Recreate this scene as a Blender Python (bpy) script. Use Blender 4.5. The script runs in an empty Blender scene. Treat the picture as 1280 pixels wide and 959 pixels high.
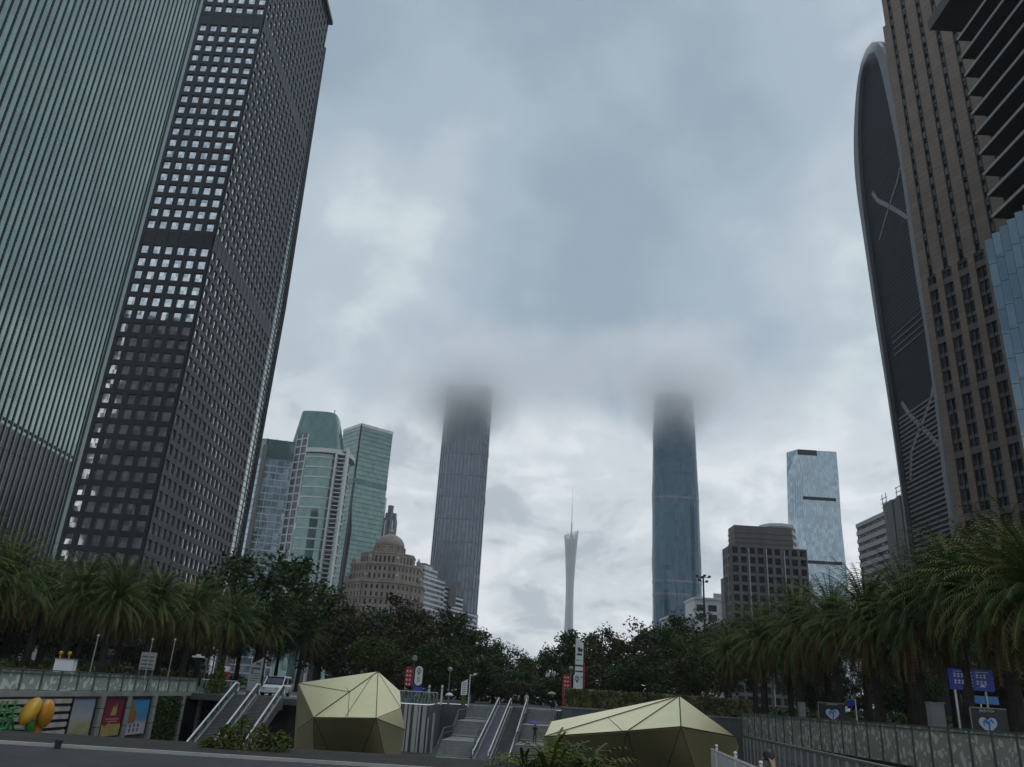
import bpy, bmesh, math, random
from mathutils import Vector, Matrix, noise as mnoise
random.seed(11)
R = math.radians
C = bpy.context.scene.collection
SC = bpy.context.scene
EYE = 1.3
# ------------------------------------------------------------------ camera numbers
F = 988.0; CX = 640.0; CY = 479.5; PIT = R(21.5); SA = 0.0619; CA = math.sqrt(1 - SA * SA)
R0 = Vector((1, 0, 0)); U0 = Vector((0, -math.sin(PIT), math.cos(PIT))); FW = Vector((0, math.cos(PIT), math.sin(PIT)))
CX3 = CA * R0 + SA * U0; CY3 = -SA * R0 + CA * U0
def ray(px, py): return FW + CX3 * ((px - CX) / F) - CY3 * ((py - CY) / F)
def ts(px, py):
    d = ray(px, py); return d.x / d.y, d.z / d.y
def P(px, py, Y):                     # survey point: the place at depth Y seen at that photo pixel
    t, s = ts(px, py); return Vector((t * Y, Y, EYE + s * Y))
def PX(px, py, X):                    # same, on the plane x = X
    t, s = ts(px, py); Y = X / t; return Vector((X, Y, EYE + s * Y))

# ------------------------------------------------------------------ mesh builder
class MB:
    def __init__(s): s.v = []; s.f = []; s.m = []
    def poly(s, pts, m=0):
        b = len(s.v); s.v += [Vector(p) for p in pts]; s.f.append(tuple(range(b, b + len(pts)))); s.m.append(m)
    def obox(s, o, u, n, a0, a1, d0, d1, z0, z1, m=0):
        o = Vector(o); u = Vector(u); n = Vector(n)
        c = [o + u * a + n * d + Vector((0, 0, z)) for z in (z0, z1) for a, d in ((a0, d0), (a1, d0), (a1, d1), (a0, d1))]
        b = len(s.v); s.v += c
        for q in ((3, 2, 1, 0), (4, 5, 6, 7), (0, 1, 5, 4), (1, 2, 6, 5), (2, 3, 7, 6), (3, 0, 4, 7)):
            s.f.append(tuple(b + i for i in q)); s.m.append(m)
    def box(s, x0, x1, y0, y1, z0, z1, m=0): s.obox((0, 0, 0), (1, 0, 0), (0, 1, 0), x0, x1, y0, y1, z0, z1, m)
    def prism(s, poly, z0, z1, m=0, top=None, mt=None):
        top = top or poly; n = len(poly); b = len(s.v)
        s.v += [Vector((p[0], p[1], z0)) for p in poly] + [Vector((p[0], p[1], z1)) for p in top]
        for i in range(n):
            j = (i + 1) % n; s.f.append((b + i, b + j, b + n + j, b + n + i)); s.m.append(m)
        s.f.append(tuple(b + n + i for i in range(n))); s.m.append(m if mt is None else mt)
        s.f.append(tuple(b + i for i in reversed(range(n)))); s.m.append(m if mt is None else mt)
    def slab(s, pts, d, m=0):         # planar outline pts pushed along vector d
        n = len(pts); b = len(s.v); d = Vector(d)
        s.v += [Vector(p) for p in pts] + [Vector(p) + d for p in pts]
        s.f.append(tuple(b + i for i in range(n))); s.m.append(m)
        s.f.append(tuple(b + n + i for i in reversed(range(n)))); s.m.append(m)
        for i in range(n):
            j = (i + 1) % n; s.f.append((b + i, b + n + i, b + n + j, b + j)); s.m.append(m)
    def tube(s, pts, r, n=8, m=0):
        pts = [Vector(p) for p in pts]
        rs = r if isinstance(r, (list, tuple)) else [r] * len(pts)
        b = len(s.v); k = len(pts)
        for i, p in enumerate(pts):
            d = (pts[min(i + 1, k - 1)] - pts[max(i - 1, 0)]).normalized()
            a = d.cross(Vector((0, 0, 1)) if abs(d.z) < .95 else Vector((1, 0, 0))).normalized(); c = d.cross(a)
            for j in range(n):
                t = 2 * math.pi * j / n; s.v.append(p + (a * math.cos(t) + c * math.sin(t)) * rs[i])
        for i in range(k - 1):
            for j in range(n):
                q = (j + 1) % n
                s.f.append((b + i * n + j, b + i * n + q, b + (i + 1) * n + q, b + (i + 1) * n + j)); s.m.append(m)
        s.f.append(tuple(b + j for j in reversed(range(n)))); s.m.append(m)
        s.f.append(tuple(b + (k - 1) * n + j for j in range(n))); s.m.append(m)
    def lathe(s, c, prof, n=24, m=0, ph=0.0, sx=1.0, sy=1.0):
        c = Vector(c); b = len(s.v); k = len(prof)
        for r, z in prof:
            for j in range(n):
                t = 2 * math.pi * j / n + ph; s.v.append(c + Vector((r * sx * math.cos(t), r * sy * math.sin(t), z)))
        for i in range(k - 1):
            for j in range(n):
                q = (j + 1) % n
                s.f.append((b + i * n + j, b + i * n + q, b + (i + 1) * n + q, b + (i + 1) * n + j)); s.m.append(m)
        s.f.append(tuple(b + j for j in reversed(range(n)))); s.m.append(m)
        s.f.append(tuple(b + (k - 1) * n + j for j in range(n))); s.m.append(m)
    def build(s, name, mats, parent=None, smooth=False):
        if not isinstance(mats, (list, tuple)): mats = [mats]
        me = bpy.data.meshes.new(name)
        off = WL(parent) if parent is not None else Vector((0, 0, 0))
        me.from_pydata([tuple(v - off) for v in s.v], [], s.f)
        for m in mats: me.materials.append(m)
        if len(mats) > 1: me.polygons.foreach_set('material_index', s.m)
        if smooth: me.polygons.foreach_set('use_smooth', [True] * len(s.f))
        me.update()
        o = bpy.data.objects.new(name, me); C.objects.link(o)
        if parent is not None: o.parent = parent
        return o
def WL(o):
    v = Vector((0, 0, 0))
    while o is not None: v = v + Vector(o.location); o = o.parent
    return v
def tag(o, label, cat, group=None):
    o['label'] = label; o['category'] = cat
    if group: o['group'] = group
    return o
def thing(name, label, cat, loc=(0, 0, 0), group=None):
    o = bpy.data.objects.new(name, None); o.location = loc; o.empty_display_size = .2; C.objects.link(o)
    return tag(o, label, cat, group)
def struct(name, mb, mat):
    o = mb.build(name, mat); o['kind'] = 'structure'; return o
def stuff(name, mb, mat, parent=None):
    o = mb.build(name, mat, parent); o['kind'] = 'stuff'; return o
KIDS = {}
def copy_tree(o, parent=None):
    c = o.copy(); C.objects.link(c)
    if parent is not None: c.parent = parent
    for ch in list(o.children): copy_tree(ch, c)
    return c
ORD = 'first second third fourth fifth sixth seventh eighth ninth tenth eleventh twelfth thirteenth fourteenth fifteenth sixteenth seventeenth eighteenth nineteenth twentieth'.split()
ORD += ['twenty-' + a for a in ORD[:9]]

# ------------------------------------------------------------------ materials
def nt(name):
    m = bpy.data.materials.new(name); m.use_nodes = True; t = m.node_tree
    b = t.nodes['Principled BSDF']; return m, t, b
def link(t, a, b): t.links.new(a, b)
def M(name, col, rough=.8, metal=0.0, var=.18, scale=1.0, bump=0.0, bscale=8.0, spec=.5, streak=False, course=0):
    m, t, b = nt(name); N = t.nodes
    b.inputs['Roughness'].default_value = rough; b.inputs['Metallic'].default_value = metal
    b.inputs['Specular IOR Level'].default_value = spec
    tc = N.new('ShaderNodeTexCoord'); mp = N.new('ShaderNodeMapping'); link(t, tc.outputs['Object'], mp.inputs['Vector'])
    if streak: mp.inputs['Scale'].default_value = (1, 1, .12)
    n = N.new('ShaderNodeTexNoise'); n.inputs['Scale'].default_value = scale; n.inputs['Detail'].default_value = 6; n.inputs['Roughness'].default_value = .6
    link(t, mp.outputs[0], n.inputs['Vector'])
    r = N.new('ShaderNodeValToRGB'); e = r.color_ramp.elements
    e[0].position = .3; e[1].position = .7
    e[0].color = [c * (1 - var) for c in col] + [1]; e[1].color = [min(1, c * (1 + var)) for c in col] + [1]
    link(t, n.outputs['Fac'], r.inputs[0]); out = r.outputs[0]
    if course:                                   # cladding joints: open dark seams every `course` metres
        sp = N.new('ShaderNodeSeparateXYZ'); link(t, tc.outputs['Object'], sp.inputs[0])
        dv = N.new('ShaderNodeMath'); dv.operation = 'DIVIDE'; dv.inputs[1].default_value = course; link(t, sp.outputs['Z'], dv.inputs[0])
        fr = N.new('ShaderNodeMath'); fr.operation = 'FRACT'; link(t, dv.outputs[0], fr.inputs[0])
        lt = N.new('ShaderNodeMath'); lt.operation = 'LESS_THAN'; lt.inputs[1].default_value = .05; link(t, fr.outputs[0], lt.inputs[0])
        fl_ = N.new('ShaderNodeMath'); fl_.operation = 'FLOOR'; link(t, dv.outputs[0], fl_.inputs[0])
        wn = N.new('ShaderNodeTexWhiteNoise'); wn.noise_dimensions = '1D'; link(t, fl_.outputs[0], wn.inputs['W'])
        mr = N.new('ShaderNodeMapRange'); mr.inputs['To Min'].default_value = .91; mr.inputs['To Max'].default_value = 1.07; link(t, wn.outputs['Value'], mr.inputs[0])
        m1 = N.new('ShaderNodeMix'); m1.data_type = 'RGBA'; m1.blend_type = 'MULTIPLY'; m1.inputs['Factor'].default_value = 1; link(t, out, m1.inputs[6]); link(t, mr.outputs[0], m1.inputs[7])
        m2 = N.new('ShaderNodeMix'); m2.data_type = 'RGBA'; link(t, lt.outputs[0], m2.inputs['Factor']); link(t, m1.outputs[2], m2.inputs[6]); m2.inputs[7].default_value = [c * .35 for c in col] + [1]; out = m2.outputs[2]
    link(t, out, b.inputs['Base Color'])
    if bump:
        n2 = N.new('ShaderNodeTexNoise'); n2.inputs['Scale'].default_value = bscale; n2.inputs['Detail'].default_value = 5; link(t, tc.outputs['Object'], n2.inputs['Vector'])
        bp = N.new('ShaderNodeBump'); bp.inputs['Strength'].default_value = bump; bp.inputs['Distance'].default_value = .1
        link(t, n2.outputs['Fac'], bp.inputs['Height']); link(t, bp.outputs[0], b.inputs['Normal'])
    return m
def G(name, tint, metal=.75, rough=.08, pane=(1.6, 1.6, 4.0), jit=.03, var=.25, wave=0.02):
    """coated facade glass: every pane is a touch different in tint and tilt"""
    m, t, b = nt(name); N = t.nodes
    b.inputs['Roughness'].default_value = rough; b.inputs['Metallic'].default_value = metal
    tc = N.new('ShaderNodeTexCoord'); sn = N.new('ShaderNodeVectorMath'); sn.operation = 'SNAP'
    sn.inputs[1].default_value = pane
    ad = N.new('ShaderNodeVectorMath'); ad.operation = 'ADD'; ad.inputs[1].default_value = (.013, .017, .011)
    link(t, tc.outputs['Object'], ad.inputs[0]); link(t, ad.outputs[0], sn.inputs[0])
    wn = N.new('ShaderNodeTexWhiteNoise'); wn.noise_dimensions = '3D'; link(t, sn.outputs[0], wn.inputs['Vector'])
    r = N.new('ShaderNodeValToRGB'); e = r.color_ramp.elements
    e[0].color = [c * (1 - var) for c in tint] + [1]; e[1].color = [min(1, c * (1 + var)) for c in tint] + [1]
    link(t, wn.outputs['Value'], r.inputs[0]); link(t, r.outputs[0], b.inputs['Base Color'])
    g = N.new('ShaderNodeNewGeometry')
    s1 = N.new('ShaderNodeVectorMath'); s1.operation = 'SUBTRACT'; s1.inputs[1].default_value = (.5, .5, .5); link(t, wn.outputs['Color'], s1.inputs[0])
    s2 = N.new('ShaderNodeVectorMath'); s2.operation = 'SCALE'; s2.inputs['Scale'].default_value = jit; link(t, s1.outputs[0], s2.inputs[0])
    nz = N.new('ShaderNodeTexNoise'); nz.inputs['Scale'].default_value = .25; link(t, tc.outputs['Object'], nz.inputs['Vector'])
    s3 = N.new('ShaderNodeVectorMath'); s3.operation = 'SUBTRACT'; s3.inputs[1].default_value = (.5, .5, .5); link(t, nz.outputs['Color'], s3.inputs[0])
    s4 = N.new('ShaderNodeVectorMath'); s4.operation = 'SCALE'; s4.inputs['Scale'].default_value = wave; link(t, s3.outputs[0], s4.inputs[0])
    a1 = N.new('ShaderNodeVectorMath'); a1.operation = 'ADD'; link(t, s2.outputs[0], a1.inputs[0]); link(t, s4.outputs[0], a1.inputs[1])
    a2 = N.new('ShaderNodeVectorMath'); a2.operation = 'ADD'; link(t, a1.outputs[0], a2.inputs[0]); link(t, g.outputs['Normal'], a2.inputs[1])
    nn = N.new('ShaderNodeVectorMath'); nn.operation = 'NORMALIZE'; link(t, a2.outputs[0], nn.inputs[0]); link(t, nn.outputs[0], b.inputs['Normal'])
    return m
def LEAF(name, cols, scale=.6, rough=.55):
    m, t, b = nt(name); N = t.nodes; b.inputs['Roughness'].default_value = rough; b.inputs['Specular IOR Level'].default_value = .14
    tc = N.new('ShaderNodeTexCoord'); n = N.new('ShaderNodeTexNoise'); n.inputs['Scale'].default_value = scale; n.inputs['Detail'].default_value = 3
    oi = N.new('ShaderNodeObjectInfo'); ad = N.new('ShaderNodeVectorMath'); ad.operation = 'ADD'
    mu = N.new('ShaderNodeMath'); mu.operation = 'MULTIPLY'; mu.inputs[1].default_value = 57.0
    link(t, oi.outputs['Random'], mu.inputs[0]); link(t, tc.outputs['Object'], ad.inputs[0]); link(t, mu.outputs[0], ad.inputs[1])
    link(t, ad.outputs[0], n.inputs['Vector'])
    r = N.new('ShaderNodeValToRGB'); e = r.color_ramp.elements
    e[0].position = .32; e[1].position = .68; e[0].color = list(cols[0]) + [1]; e[1].color = list(cols[1]) + [1]
    if len(cols) > 2:
        q = e.new(.5); q.color = list(cols[2]) + [1]
    link(t, n.outputs['Fac'], r.inputs[0]); link(t, r.outputs[0], b.inputs['Base Color'])
    return m
K = {}
K['green_glass'] = G('green_coated_glass', (.28, .365, .336), .85, .06, (2, 1.6, 4.2), .012, .12)
K['grey_low_glass'] = G('grey_lower_glass', (.085, .085, .092), .6, .15, (2, 1.6, 4.2), .02, .2)
K['green_fin'] = M('green_grey_fin_metal', (.25, .32, .31), .4, .5, .1)
K['dark_joint'] = M('dark_joint_metal', (.025, .03, .03), .5, .3, .2)
K['silver'] = M('silver_panel', (.42, .44, .44), .35, .6, .1, .3)
K['black_stone'] = M('charcoal_cladding', (.021, .025, .033), .5, .1, .25, .15, spec=.5)
K['bright_glass'] = G('clear_mirror_glass', (.74, .78, .80), .9, .04, (1.65, 1.65, 2.0), .014, .38)
K['grey_glass'] = G('pale_grey_glass', (.34, .38, .38), .8, .12, (2, 2, 4), .04, .2)
K['brown_stone'] = M('brown_granite_cladding', (.205, .158, .122), .6, 0, .14, .2, spec=.4, course=1.75)
K['brown_mid'] = M('brown_spandrel', (.10, .08, .07), .6, 0, .2, .2)
K['dark_glass'] = G('dark_window_glass', (.07, .085, .11), .55, .08, (1.2, 1.2, 2.2), .06, .5)
K['dark_panel'] = M('dark_louvred_panel', (.022, .027, .036), .7, 0, .2, .3, spec=.12)
K['arch_grey'] = M('pale_arch_cladding', (.14, .15, .16), .55, .1, .08, .2)
K['blue_glass'] = G('blue_pleated_glass', (.12, .175, .22), .8, .08, (2, 2, 4.6), .03, .15)
K['soffit'] = M('dark_soffit_metal', (.06, .062, .066), .6, .2, .2)
K['fascia'] = M('grey_fascia_metal', (.26, .25, .24), .5, .4, .1)
K['conc'] = M('weathered_concrete', (.25, .25, .24), .85, 0, .3, .6, .2, 6, streak=True, course=1.1)
K['conc_dark'] = M('dark_concrete', (.11, .115, .115), .85, 0, .25, .7, .2, 6, streak=True)
K['teal_glass'] = G('teal_tower_glass', (.13, .205, .195), .8, .10, (3, 3, 4.2), .025, .15)
K['teal_dark'] = G('dark_teal_tower_glass', (.07, .12, .12), .75, .1, (3, 3, 4.2), .03, .2)
K['ice_glass'] = G('pale_blue_glass', (.30, .385, .45), .85, .1, (2.5, 2.5, 4), .04, .18)
K['white_clad'] = M('white_aluminium_cladding', (.55, .57, .57), .5, .2, .1, .1, streak=True)
K['stone'] = M('warm_limestone', (.30, .25, .205), .85, 0, .25, .2, streak=True, course=1.4)
K['stone_dark'] = M('weathered_dome_stone', (.22, .19, .165), .8, 0, .2, .2)
K['hotel'] = M('grey_brown_cladding', (.17, .155, .15), .7, 0, .18, .15, streak=True, course=1.25)
K['ctf_glass'] = G('slate_tower_glass', (.105, .125, .16), .7, .15, (4.5, 4.5, 5), .02, .15)
K['ctf_rib'] = M('terracotta_grey_rib', (.125, .135, .16), .6, .1, .1)
K['ifc_glass'] = G('blue_slate_tower_glass', (.04, .085, .12), .7, .12, (5, 5, 5), .02, .15)
K['lattice'] = M('haze_pale_lattice', (.55, .565, .58), .5, .3, .05)  # steel lightened to stand in for haze over its distance
K['asphalt'] = M('worn_asphalt', (.040, .040, .042), .8, 0, .25, 1.5, .3, 40)
K['paving'] = M('granite_paving', (.085, .085, .082), .75, 0, .2, .5, .1, 10)  # colour darkened to carry the shade among the palm trunks
K['kerb'] = M('pale_kerb_stone', (.40, .40, .38), .8, 0, .2, 2)
K['soil'] = M('damp_planting_soil', (.030, .028, .025), .95, 0, .4, 3, .5, 20)
K['glass_pane'] = None
K['rail_green'] = M('green_grey_painted_rail', (.12, .15, .145), .5, .3, .15, 2)
K['steel'] = M('brushed_steel', (.55, .56, .56), .35, .8, .1, 3)
K['white'] = M('white_paint', (.70, .71, .71), .5, 0, .08, 2)
K['gold'] = M('champagne_gold_panel', (.88, .785, .43), .30, .9, .06, .7, .03, 3)
K['gold_dark'] = K['gold']
K['seam'] = M('dark_seam', (.03, .028, .018), .7, 0, .2)
K['trunk'] = M('palm_trunk_bark', (.032, .027, .022), .95, 0, .35, 4, .6, 12)  # bark darkened to stand in for shade under the crowns
K['bark'] = M('tree_bark', (.05, .042, .034), .95, 0, .35, 3, .6, 10)
K['palm'] = LEAF('date_palm_frond', ((.045, .090, .028), (.19, .17, .05), (.085, .13, .036)), .35)
K['palm_dry'] = LEAF('dry_palm_frond', ((.06, .05, .024), (.18, .13, .06)), .5, .8)
K['leaf_a'] = LEAF('dark_broad_leaf', ((.016, .040, .016), (.075, .110, .036)), .35)
K['leaf_b'] = LEAF('olive_broad_leaf', ((.030, .048, .016), (.105, .118, .036)), .35)
K['leaf_c'] = LEAF('reddish_broad_leaf', ((.026, .034, .016), (.090, .078, .036)), .35)
K['hedge'] = LEAF('clipped_hedge_leaf', ((.07, .09, .035), (.24, .22, .11)), 1.2)
K['shrub'] = LEAF('yellow_green_shrub_leaf', ((.04, .075, .018), (.13, .14, .03)), 2.0)
K['ivy'] = LEAF('wall_creeper_leaf', ((.018, .045, .014), (.05, .09, .025)), 1.5)
K['red'] = M('red_banner_cloth', (.36, .018, .03), .6, 0, .1, 2)
K['blue'] = M('blue_sign_sheet', (.015, .045, .42), .4, 0, .06, 2)
K['paleblue'] = M('pale_blue_logo', (.50, .58, .74), .5, 0, .04)
K['skyblue'] = M('sky_blue_panel', (.05, .22, .50), .5, 0, .15, 1)
K['black'] = M('black_plastic', (.012, .012, .014), .5, 0, .2)
K['board'] = M('near_black_sign_board', (.012, .014, .022), .35, 0, .2)
K['greyboard'] = M('grey_box_panel', (.27, .29, .28), .6, 0, .08, 1)
K['yellow'] = M('amber_yellow_lacquer', (.52, .29, .012), .4, 0, .12, 2)
K['orange'] = M('orange_lacquer', (.52, .22, .010), .4, 0, .12, 2)
K['leafpaint'] = M('leaf_green_lacquer', (.04, .26, .06), .5, 0, .3, 3)
K['ink'] = M('dark_green_ink', (.03, .07, .06), .7, 0, .1)
K['purple'] = M('purple_umbrella_cloth', (.12, .07, .28), .7, 0, .1)
K['skin'] = M('skin', (.42, .26, .19), .6, 0, .05)
K['hair'] = M('black_hair', (.008, .007, .007), .5, 0, .2)
K['shirt_w'] = M('white_shirt', (.62, .62, .63), .8, 0, .08)
K['shirt_d'] = M('dark_jacket', (.02, .022, .03), .8, 0, .2)
K['trouser'] = M('navy_trousers', (.02, .024, .035), .85, 0, .2)
K['car_white'] = M('white_car_paint', (.66, .67, .68), .25, 0, .03)
K['tyre'] = M('tyre_rubber', (.014, .014, .014), .9, 0, .1)
K['tread_a'] = M('escalator_tread_steel', (.24, .22, .28), .5, .4, .2, 2)
K['wood'] = M('weathered_grey_slat', (.42, .40, .37), .85, 0, .3, 1.5, .2, 10, streak=True)
K['floor'] = M('darkened_paving', (.05, .05, .048), .5, 0, .3, .4, .1, 10)  # floor darkened so the golden pavilion panels reflect less light
K['step'] = M('grey_granite_step', (.23, .235, .225), .8, 0, .2, 2)
def pane_glass(name, tint, frost=.35):
    """balustrade glass: part clear, part frosted with a pale wave motif"""
    m, t, b = nt(name); N = t.nodes
    tc = N.new('ShaderNodeTexCoord'); w = N.new('ShaderNodeTexWave'); w.wave_type = 'BANDS'; w.inputs['Scale'].default_value = .9
    w.inputs['Distortion'].default_value = 9; w.inputs['Detail'].default_value = 2; w.inputs['Detail Scale'].default_value = 1.6
    link(t, tc.outputs['Object'], w.inputs['Vector'])
    r = N.new('ShaderNodeValToRGB'); e = r.color_ramp.elements; e[0].position = .45; e[1].position = .7
    e[0].color = [c * .55 for c in tint] + [1]; e[1].color = list(tint) + [1]
    link(t, w.outputs['Fac'], r.inputs[0]); link(t, r.outputs[0], b.inputs['Base Color'])
    b.inputs['Roughness'].default_value = .25
    tr = N.new('ShaderNodeBsdfTransparent'); tr.inputs[0].default_value = (.75, .85, .82, 1)
    mx = N.new('ShaderNodeMixShader'); mr = N.new('ShaderNodeMapRange'); mr.inputs['To Min'].default_value = 1 - frost; mr.inputs['To Max'].default_value = .95
    link(t, w.outputs['Fac'], mr.inputs[0]); link(t, mr.outputs[0], mx.inputs[0])
    link(t, tr.outputs[0], mx.inputs[1]); link(t, b.outputs[0], mx.inputs[2])
    link(t, mx.outputs[0], N['Material Output'].inputs['Surface'])
    return m
K['frost'] = pane_glass('frosted_swirl_glass', (.68, .76, .70), .06)
K['frost_warm'] = pane_glass('frosted_streaked_glass', (.66, .68, .58), .06)
K['clearish'] = pane_glass('tinted_clear_glass', (.16, .20, .19), .75)
def poster_mat(name, stops, scale=1.0, axis='Z'):
    m, t, b = nt(name); N = t.nodes; b.inputs['Roughness'].default_value = .5
    tc = N.new('ShaderNodeTexCoord'); sx = N.new('ShaderNodeSeparateXYZ'); link(t, tc.outputs['Generated'], sx.inputs[0])
    n = N.new('ShaderNodeTexNoise'); n.inputs['Scale'].default_value = 3.5; link(t, tc.outputs['Generated'], n.inputs['Vector'])
    ma = N.new('ShaderNodeMath'); ma.operation = 'MULTIPLY_ADD'; ma.inputs[1].default_value = .35; link(t, n.outputs['Fac'], ma.inputs[0]); link(t, sx.outputs[axis], ma.inputs[2])
    r = N.new('ShaderNodeValToRGB'); el = r.color_ramp.elements
    while len(el) < len(stops): el.new(.5)
    for e, (p, c) in zip(el, stops): e.position = p; e.color = list(c) + [1]
    link(t, ma.outputs[0], r.inputs[0]); link(t, r.outputs[0], b.inputs['Base Color'])
    return m
K['post_land'] = poster_mat('landscape_poster_print', [(.12, (.24, .20, .18)), (.35, (.30, .28, .19)), (.55, (.34, .34, .22)), (.75, (.38, .40, .40)), (1.0, (.26, .31, .40))])
K['post_red'] = poster_mat('red_poster_print', [(.34, (.40, .32, .12)), (.50, (.38, .24, .09)), (.53, (.22, .018, .03)), (1.0, (.17, .014, .035))])
K['post_blue'] = poster_mat('blue_poster_print', [(.25, (.45, .45, .50)), (.50, (.42, .42, .48)), (.62, (.10, .24, .42)), (1.0, (.05, .28, .55))])

# ------------------------------------------------------------------ facade helpers
def plan_n(p0, p1, cen):
    u = Vector((p1[0] - p0[0], p1[1] - p0[1], 0)); L = u.length; u /= L; n = Vector((u.y, -u.x, 0))
    mid = Vector(((p0[0] + p1[0]) / 2, (p0[1] + p1[1]) / 2, 0))
    if n.dot(mid - Vector((cen[0], cen[1], 0))) < 0: n = -n
    return u, n, L
def cen(poly): return (sum(p[0] for p in poly) / len(poly), sum(p[1] for p in poly) / len(poly))
def curtain(mb, poly, z0, z1, fl, bay, band=.5, mw=.2, proud=.25, edges=None, m=0, mproud=None):
    """floor bands and mullions standing proud of a glazed prism"""
    c = cen(poly)
    for i in (edges if edges is not None else range(len(poly))):
        p0 = poly[i]; p1 = poly[(i + 1) % len(poly)]
        u, n, L = plan_n(p0, p1, c); o = (p0[0], p0[1], 0)
        if band:
            k = int((z1 - z0) / fl)
            for j in range(k + 1):
                z = z0 + j * fl; mb.obox(o, u, n, -.02, L + .02, -.1, proud, z, min(z + band, z1 + .01), m)
        if bay:
            k = max(1, round(L / bay)); pr = mproud if mproud is not None else proud + .06
            for j in range(k + 1):
                a = L * j / k; mb.obox(o, u, n, a - mw / 2, a + mw / 2, -.1, pr, z0 + .003, z1 - .003, m)
def punched(mb, quads, p0, p1, c, z0, z1, fl, bay, ww, wh, dep, skip=(), m=0, zoff=.5):
    """masonry face with real reveals: piers and spandrels dep proud of the panes"""
    u, n, L = plan_n(p0, p1, c); o = Vector((p0[0], p0[1], 0)); k = max(1, round(L / bay)); b = L / k
    nf = int((z1 - z0) / fl + .001)
    for j in range(k + 1):
        a0 = 0 if j == 0 else j * b - (b - ww) / 2; a1 = L if j == k else j * b + (b - ww) / 2
        mb.obox(o, u, n, a0, a1, -.05, dep, z0, z1, m)
    lo = (fl - wh) * zoff
    for f in range(nf + 1):
        zb = z0 + f * fl; s0 = max(z0 + .01, zb - (fl - wh - lo)); s1 = min(z1 - .01, zb + lo)
        if s1 > s0: mb.obox(o, u, n, .02, L - .02, -.05, dep - .03, s0, s1, m)
    for f in range(nf):
        if f in skip: continue
        for j in range(k):
            za = z0 + f * fl + lo; a = j * b + (b - ww) / 2
            q = [o + u * x + n * .01 + Vector((0, 0, z)) for x, z in ((a, za), (a + ww, za), (a + ww, za + wh), (a, za + wh))]
            quads.append((f, j, q))
def size_seen(q):
    c = (q[0] + q[2]) / 2; e = c - Vector((0, 0, EYE)); n = (q[1] - q[0]).cross(q[3] - q[0])
    return abs(n.dot(e)) / e.length ** 3
def windows(root, quads, mat, visible=None):
    """the 100 that show largest are parts of their own, the rest one part"""
    qs = [q for q in quads if visible is None or visible(q)]
    qs.sort(key=lambda q: -size_seen(q[2])); rest = [q for q in quads if q not in qs[:100]] if len(quads) < 700 else None
    top = qs[:100]
    if rest is None:
        ids = set(id(q) for q in top); rest = [q for q in quads if id(q) not in ids]
    for q in top:
        b = MB(); b.poly(q[2]); b.build('window', mat, root)
    if rest:
        b = MB()
        for q in rest: b.poly(q[2])
        stuff('window_rows', b, mat, root)

exec_order = []
# ------------------------------------------------------------------ camera, sky, sun
cam = bpy.data.cameras.new('camera'); co = bpy.data.objects.new('camera', cam); C.objects.link(co); SC.camera = co
mat = Matrix((CX3, CY3, -FW)).transposed().to_4x4(); mat.translation = Vector((0, 0, EYE)); co.matrix_world = mat
cam.sensor_fit = 'HORIZONTAL'; cam.sensor_width = 36; cam.lens = F / 1280 * 36; cam.clip_start = .1; cam.clip_end = 20000
w = bpy.data.worlds.new('World'); SC.world = w; w.use_nodes = True; t = w.node_tree; N = t.nodes
bg = N['Background']; bg.inputs['Strength'].default_value = .1
SUN_EL, SUN_AZ = 70, 60
sky = N.new('ShaderNodeTexSky'); sky.sky_type = 'NISHITA'; sky.sun_disc = False; sky.sun_elevation = R(SUN_EL); sky.sun_rotation = R(SUN_AZ)
tc = N.new('ShaderNodeTexCoord'); sx = N.new('ShaderNodeSeparateXYZ'); link(t, tc.outputs['Generated'], sx.inputs[0])
def math_(op, a, b=None, clamp=False):
    n = N.new('ShaderNodeMath'); n.operation = op; n.use_clamp = clamp
    for i, v in enumerate((a, b)):
        if v is None: continue
        if isinstance(v, (int, float)): n.inputs[i].default_value = v
        else: link(t, v, n.inputs[i])
    return n.outputs[0]
def ramp(v, stops, ease=False):
    r = N.new('ShaderNodeValToRGB'); el = r.color_ramp.elements
    if ease: r.color_ramp.interpolation = 'EASE'
    while len(el) < len(stops): el.new(.5)
    for e, (p, c) in zip(el, stops): e.position = p; e.color = (list(c) if not isinstance(c, (int, float)) else [c] * 3) + [1]
    link(t, v, r.inputs[0]); return r.outputs[0]
def mixc(f, a, b):
    n = N.new('ShaderNodeMix'); n.data_type = 'RGBA'
    link(t, f, n.inputs['Factor']) if not isinstance(f, (int, float)) else setattr(n.inputs['Factor'], 'default_value', f)
    for k, v in ((6, a), (7, b)):
        if isinstance(v, tuple): n.inputs[k].default_value = list(v) + [1]
        else: link(t, v, n.inputs[k])
    return n.outputs[2]
den = math_('ADD', math_('MAXIMUM', sx.outputs['Z'], 0.0), .22)
cb = N.new('ShaderNodeCombineXYZ')
link(t, math_('DIVIDE', sx.outputs['X'], den), cb.inputs[0]); link(t, math_('DIVIDE', sx.outputs['Y'], den), cb.inputs[1])
def noise(scale, detail, rough, dist, off, vec):
    mp = N.new('ShaderNodeMapping'); mp.inputs['Location'].default_value = off; link(t, vec, mp.inputs['Vector'])
    n = N.new('ShaderNodeTexNoise'); n.inputs['Scale'].default_value = scale; n.inputs['Detail'].default_value = detail
    n.inputs['Roughness'].default_value = rough; n.inputs['Distortion'].default_value = dist
    link(t, mp.outputs[0], n.inputs['Vector']); return n.outputs['Fac']
big = noise(1.15, 5, .5, .5, (3.1, 1.7, 0), cb.outputs[0])
mid = noise(3.2, 6, .55, .7, (7.3, 2.2, 0), cb.outputs[0])
dirn = noise(9.0, 6, .55, .3, (1.0, 4.0, 2.0), tc.outputs['Generated'])
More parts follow.
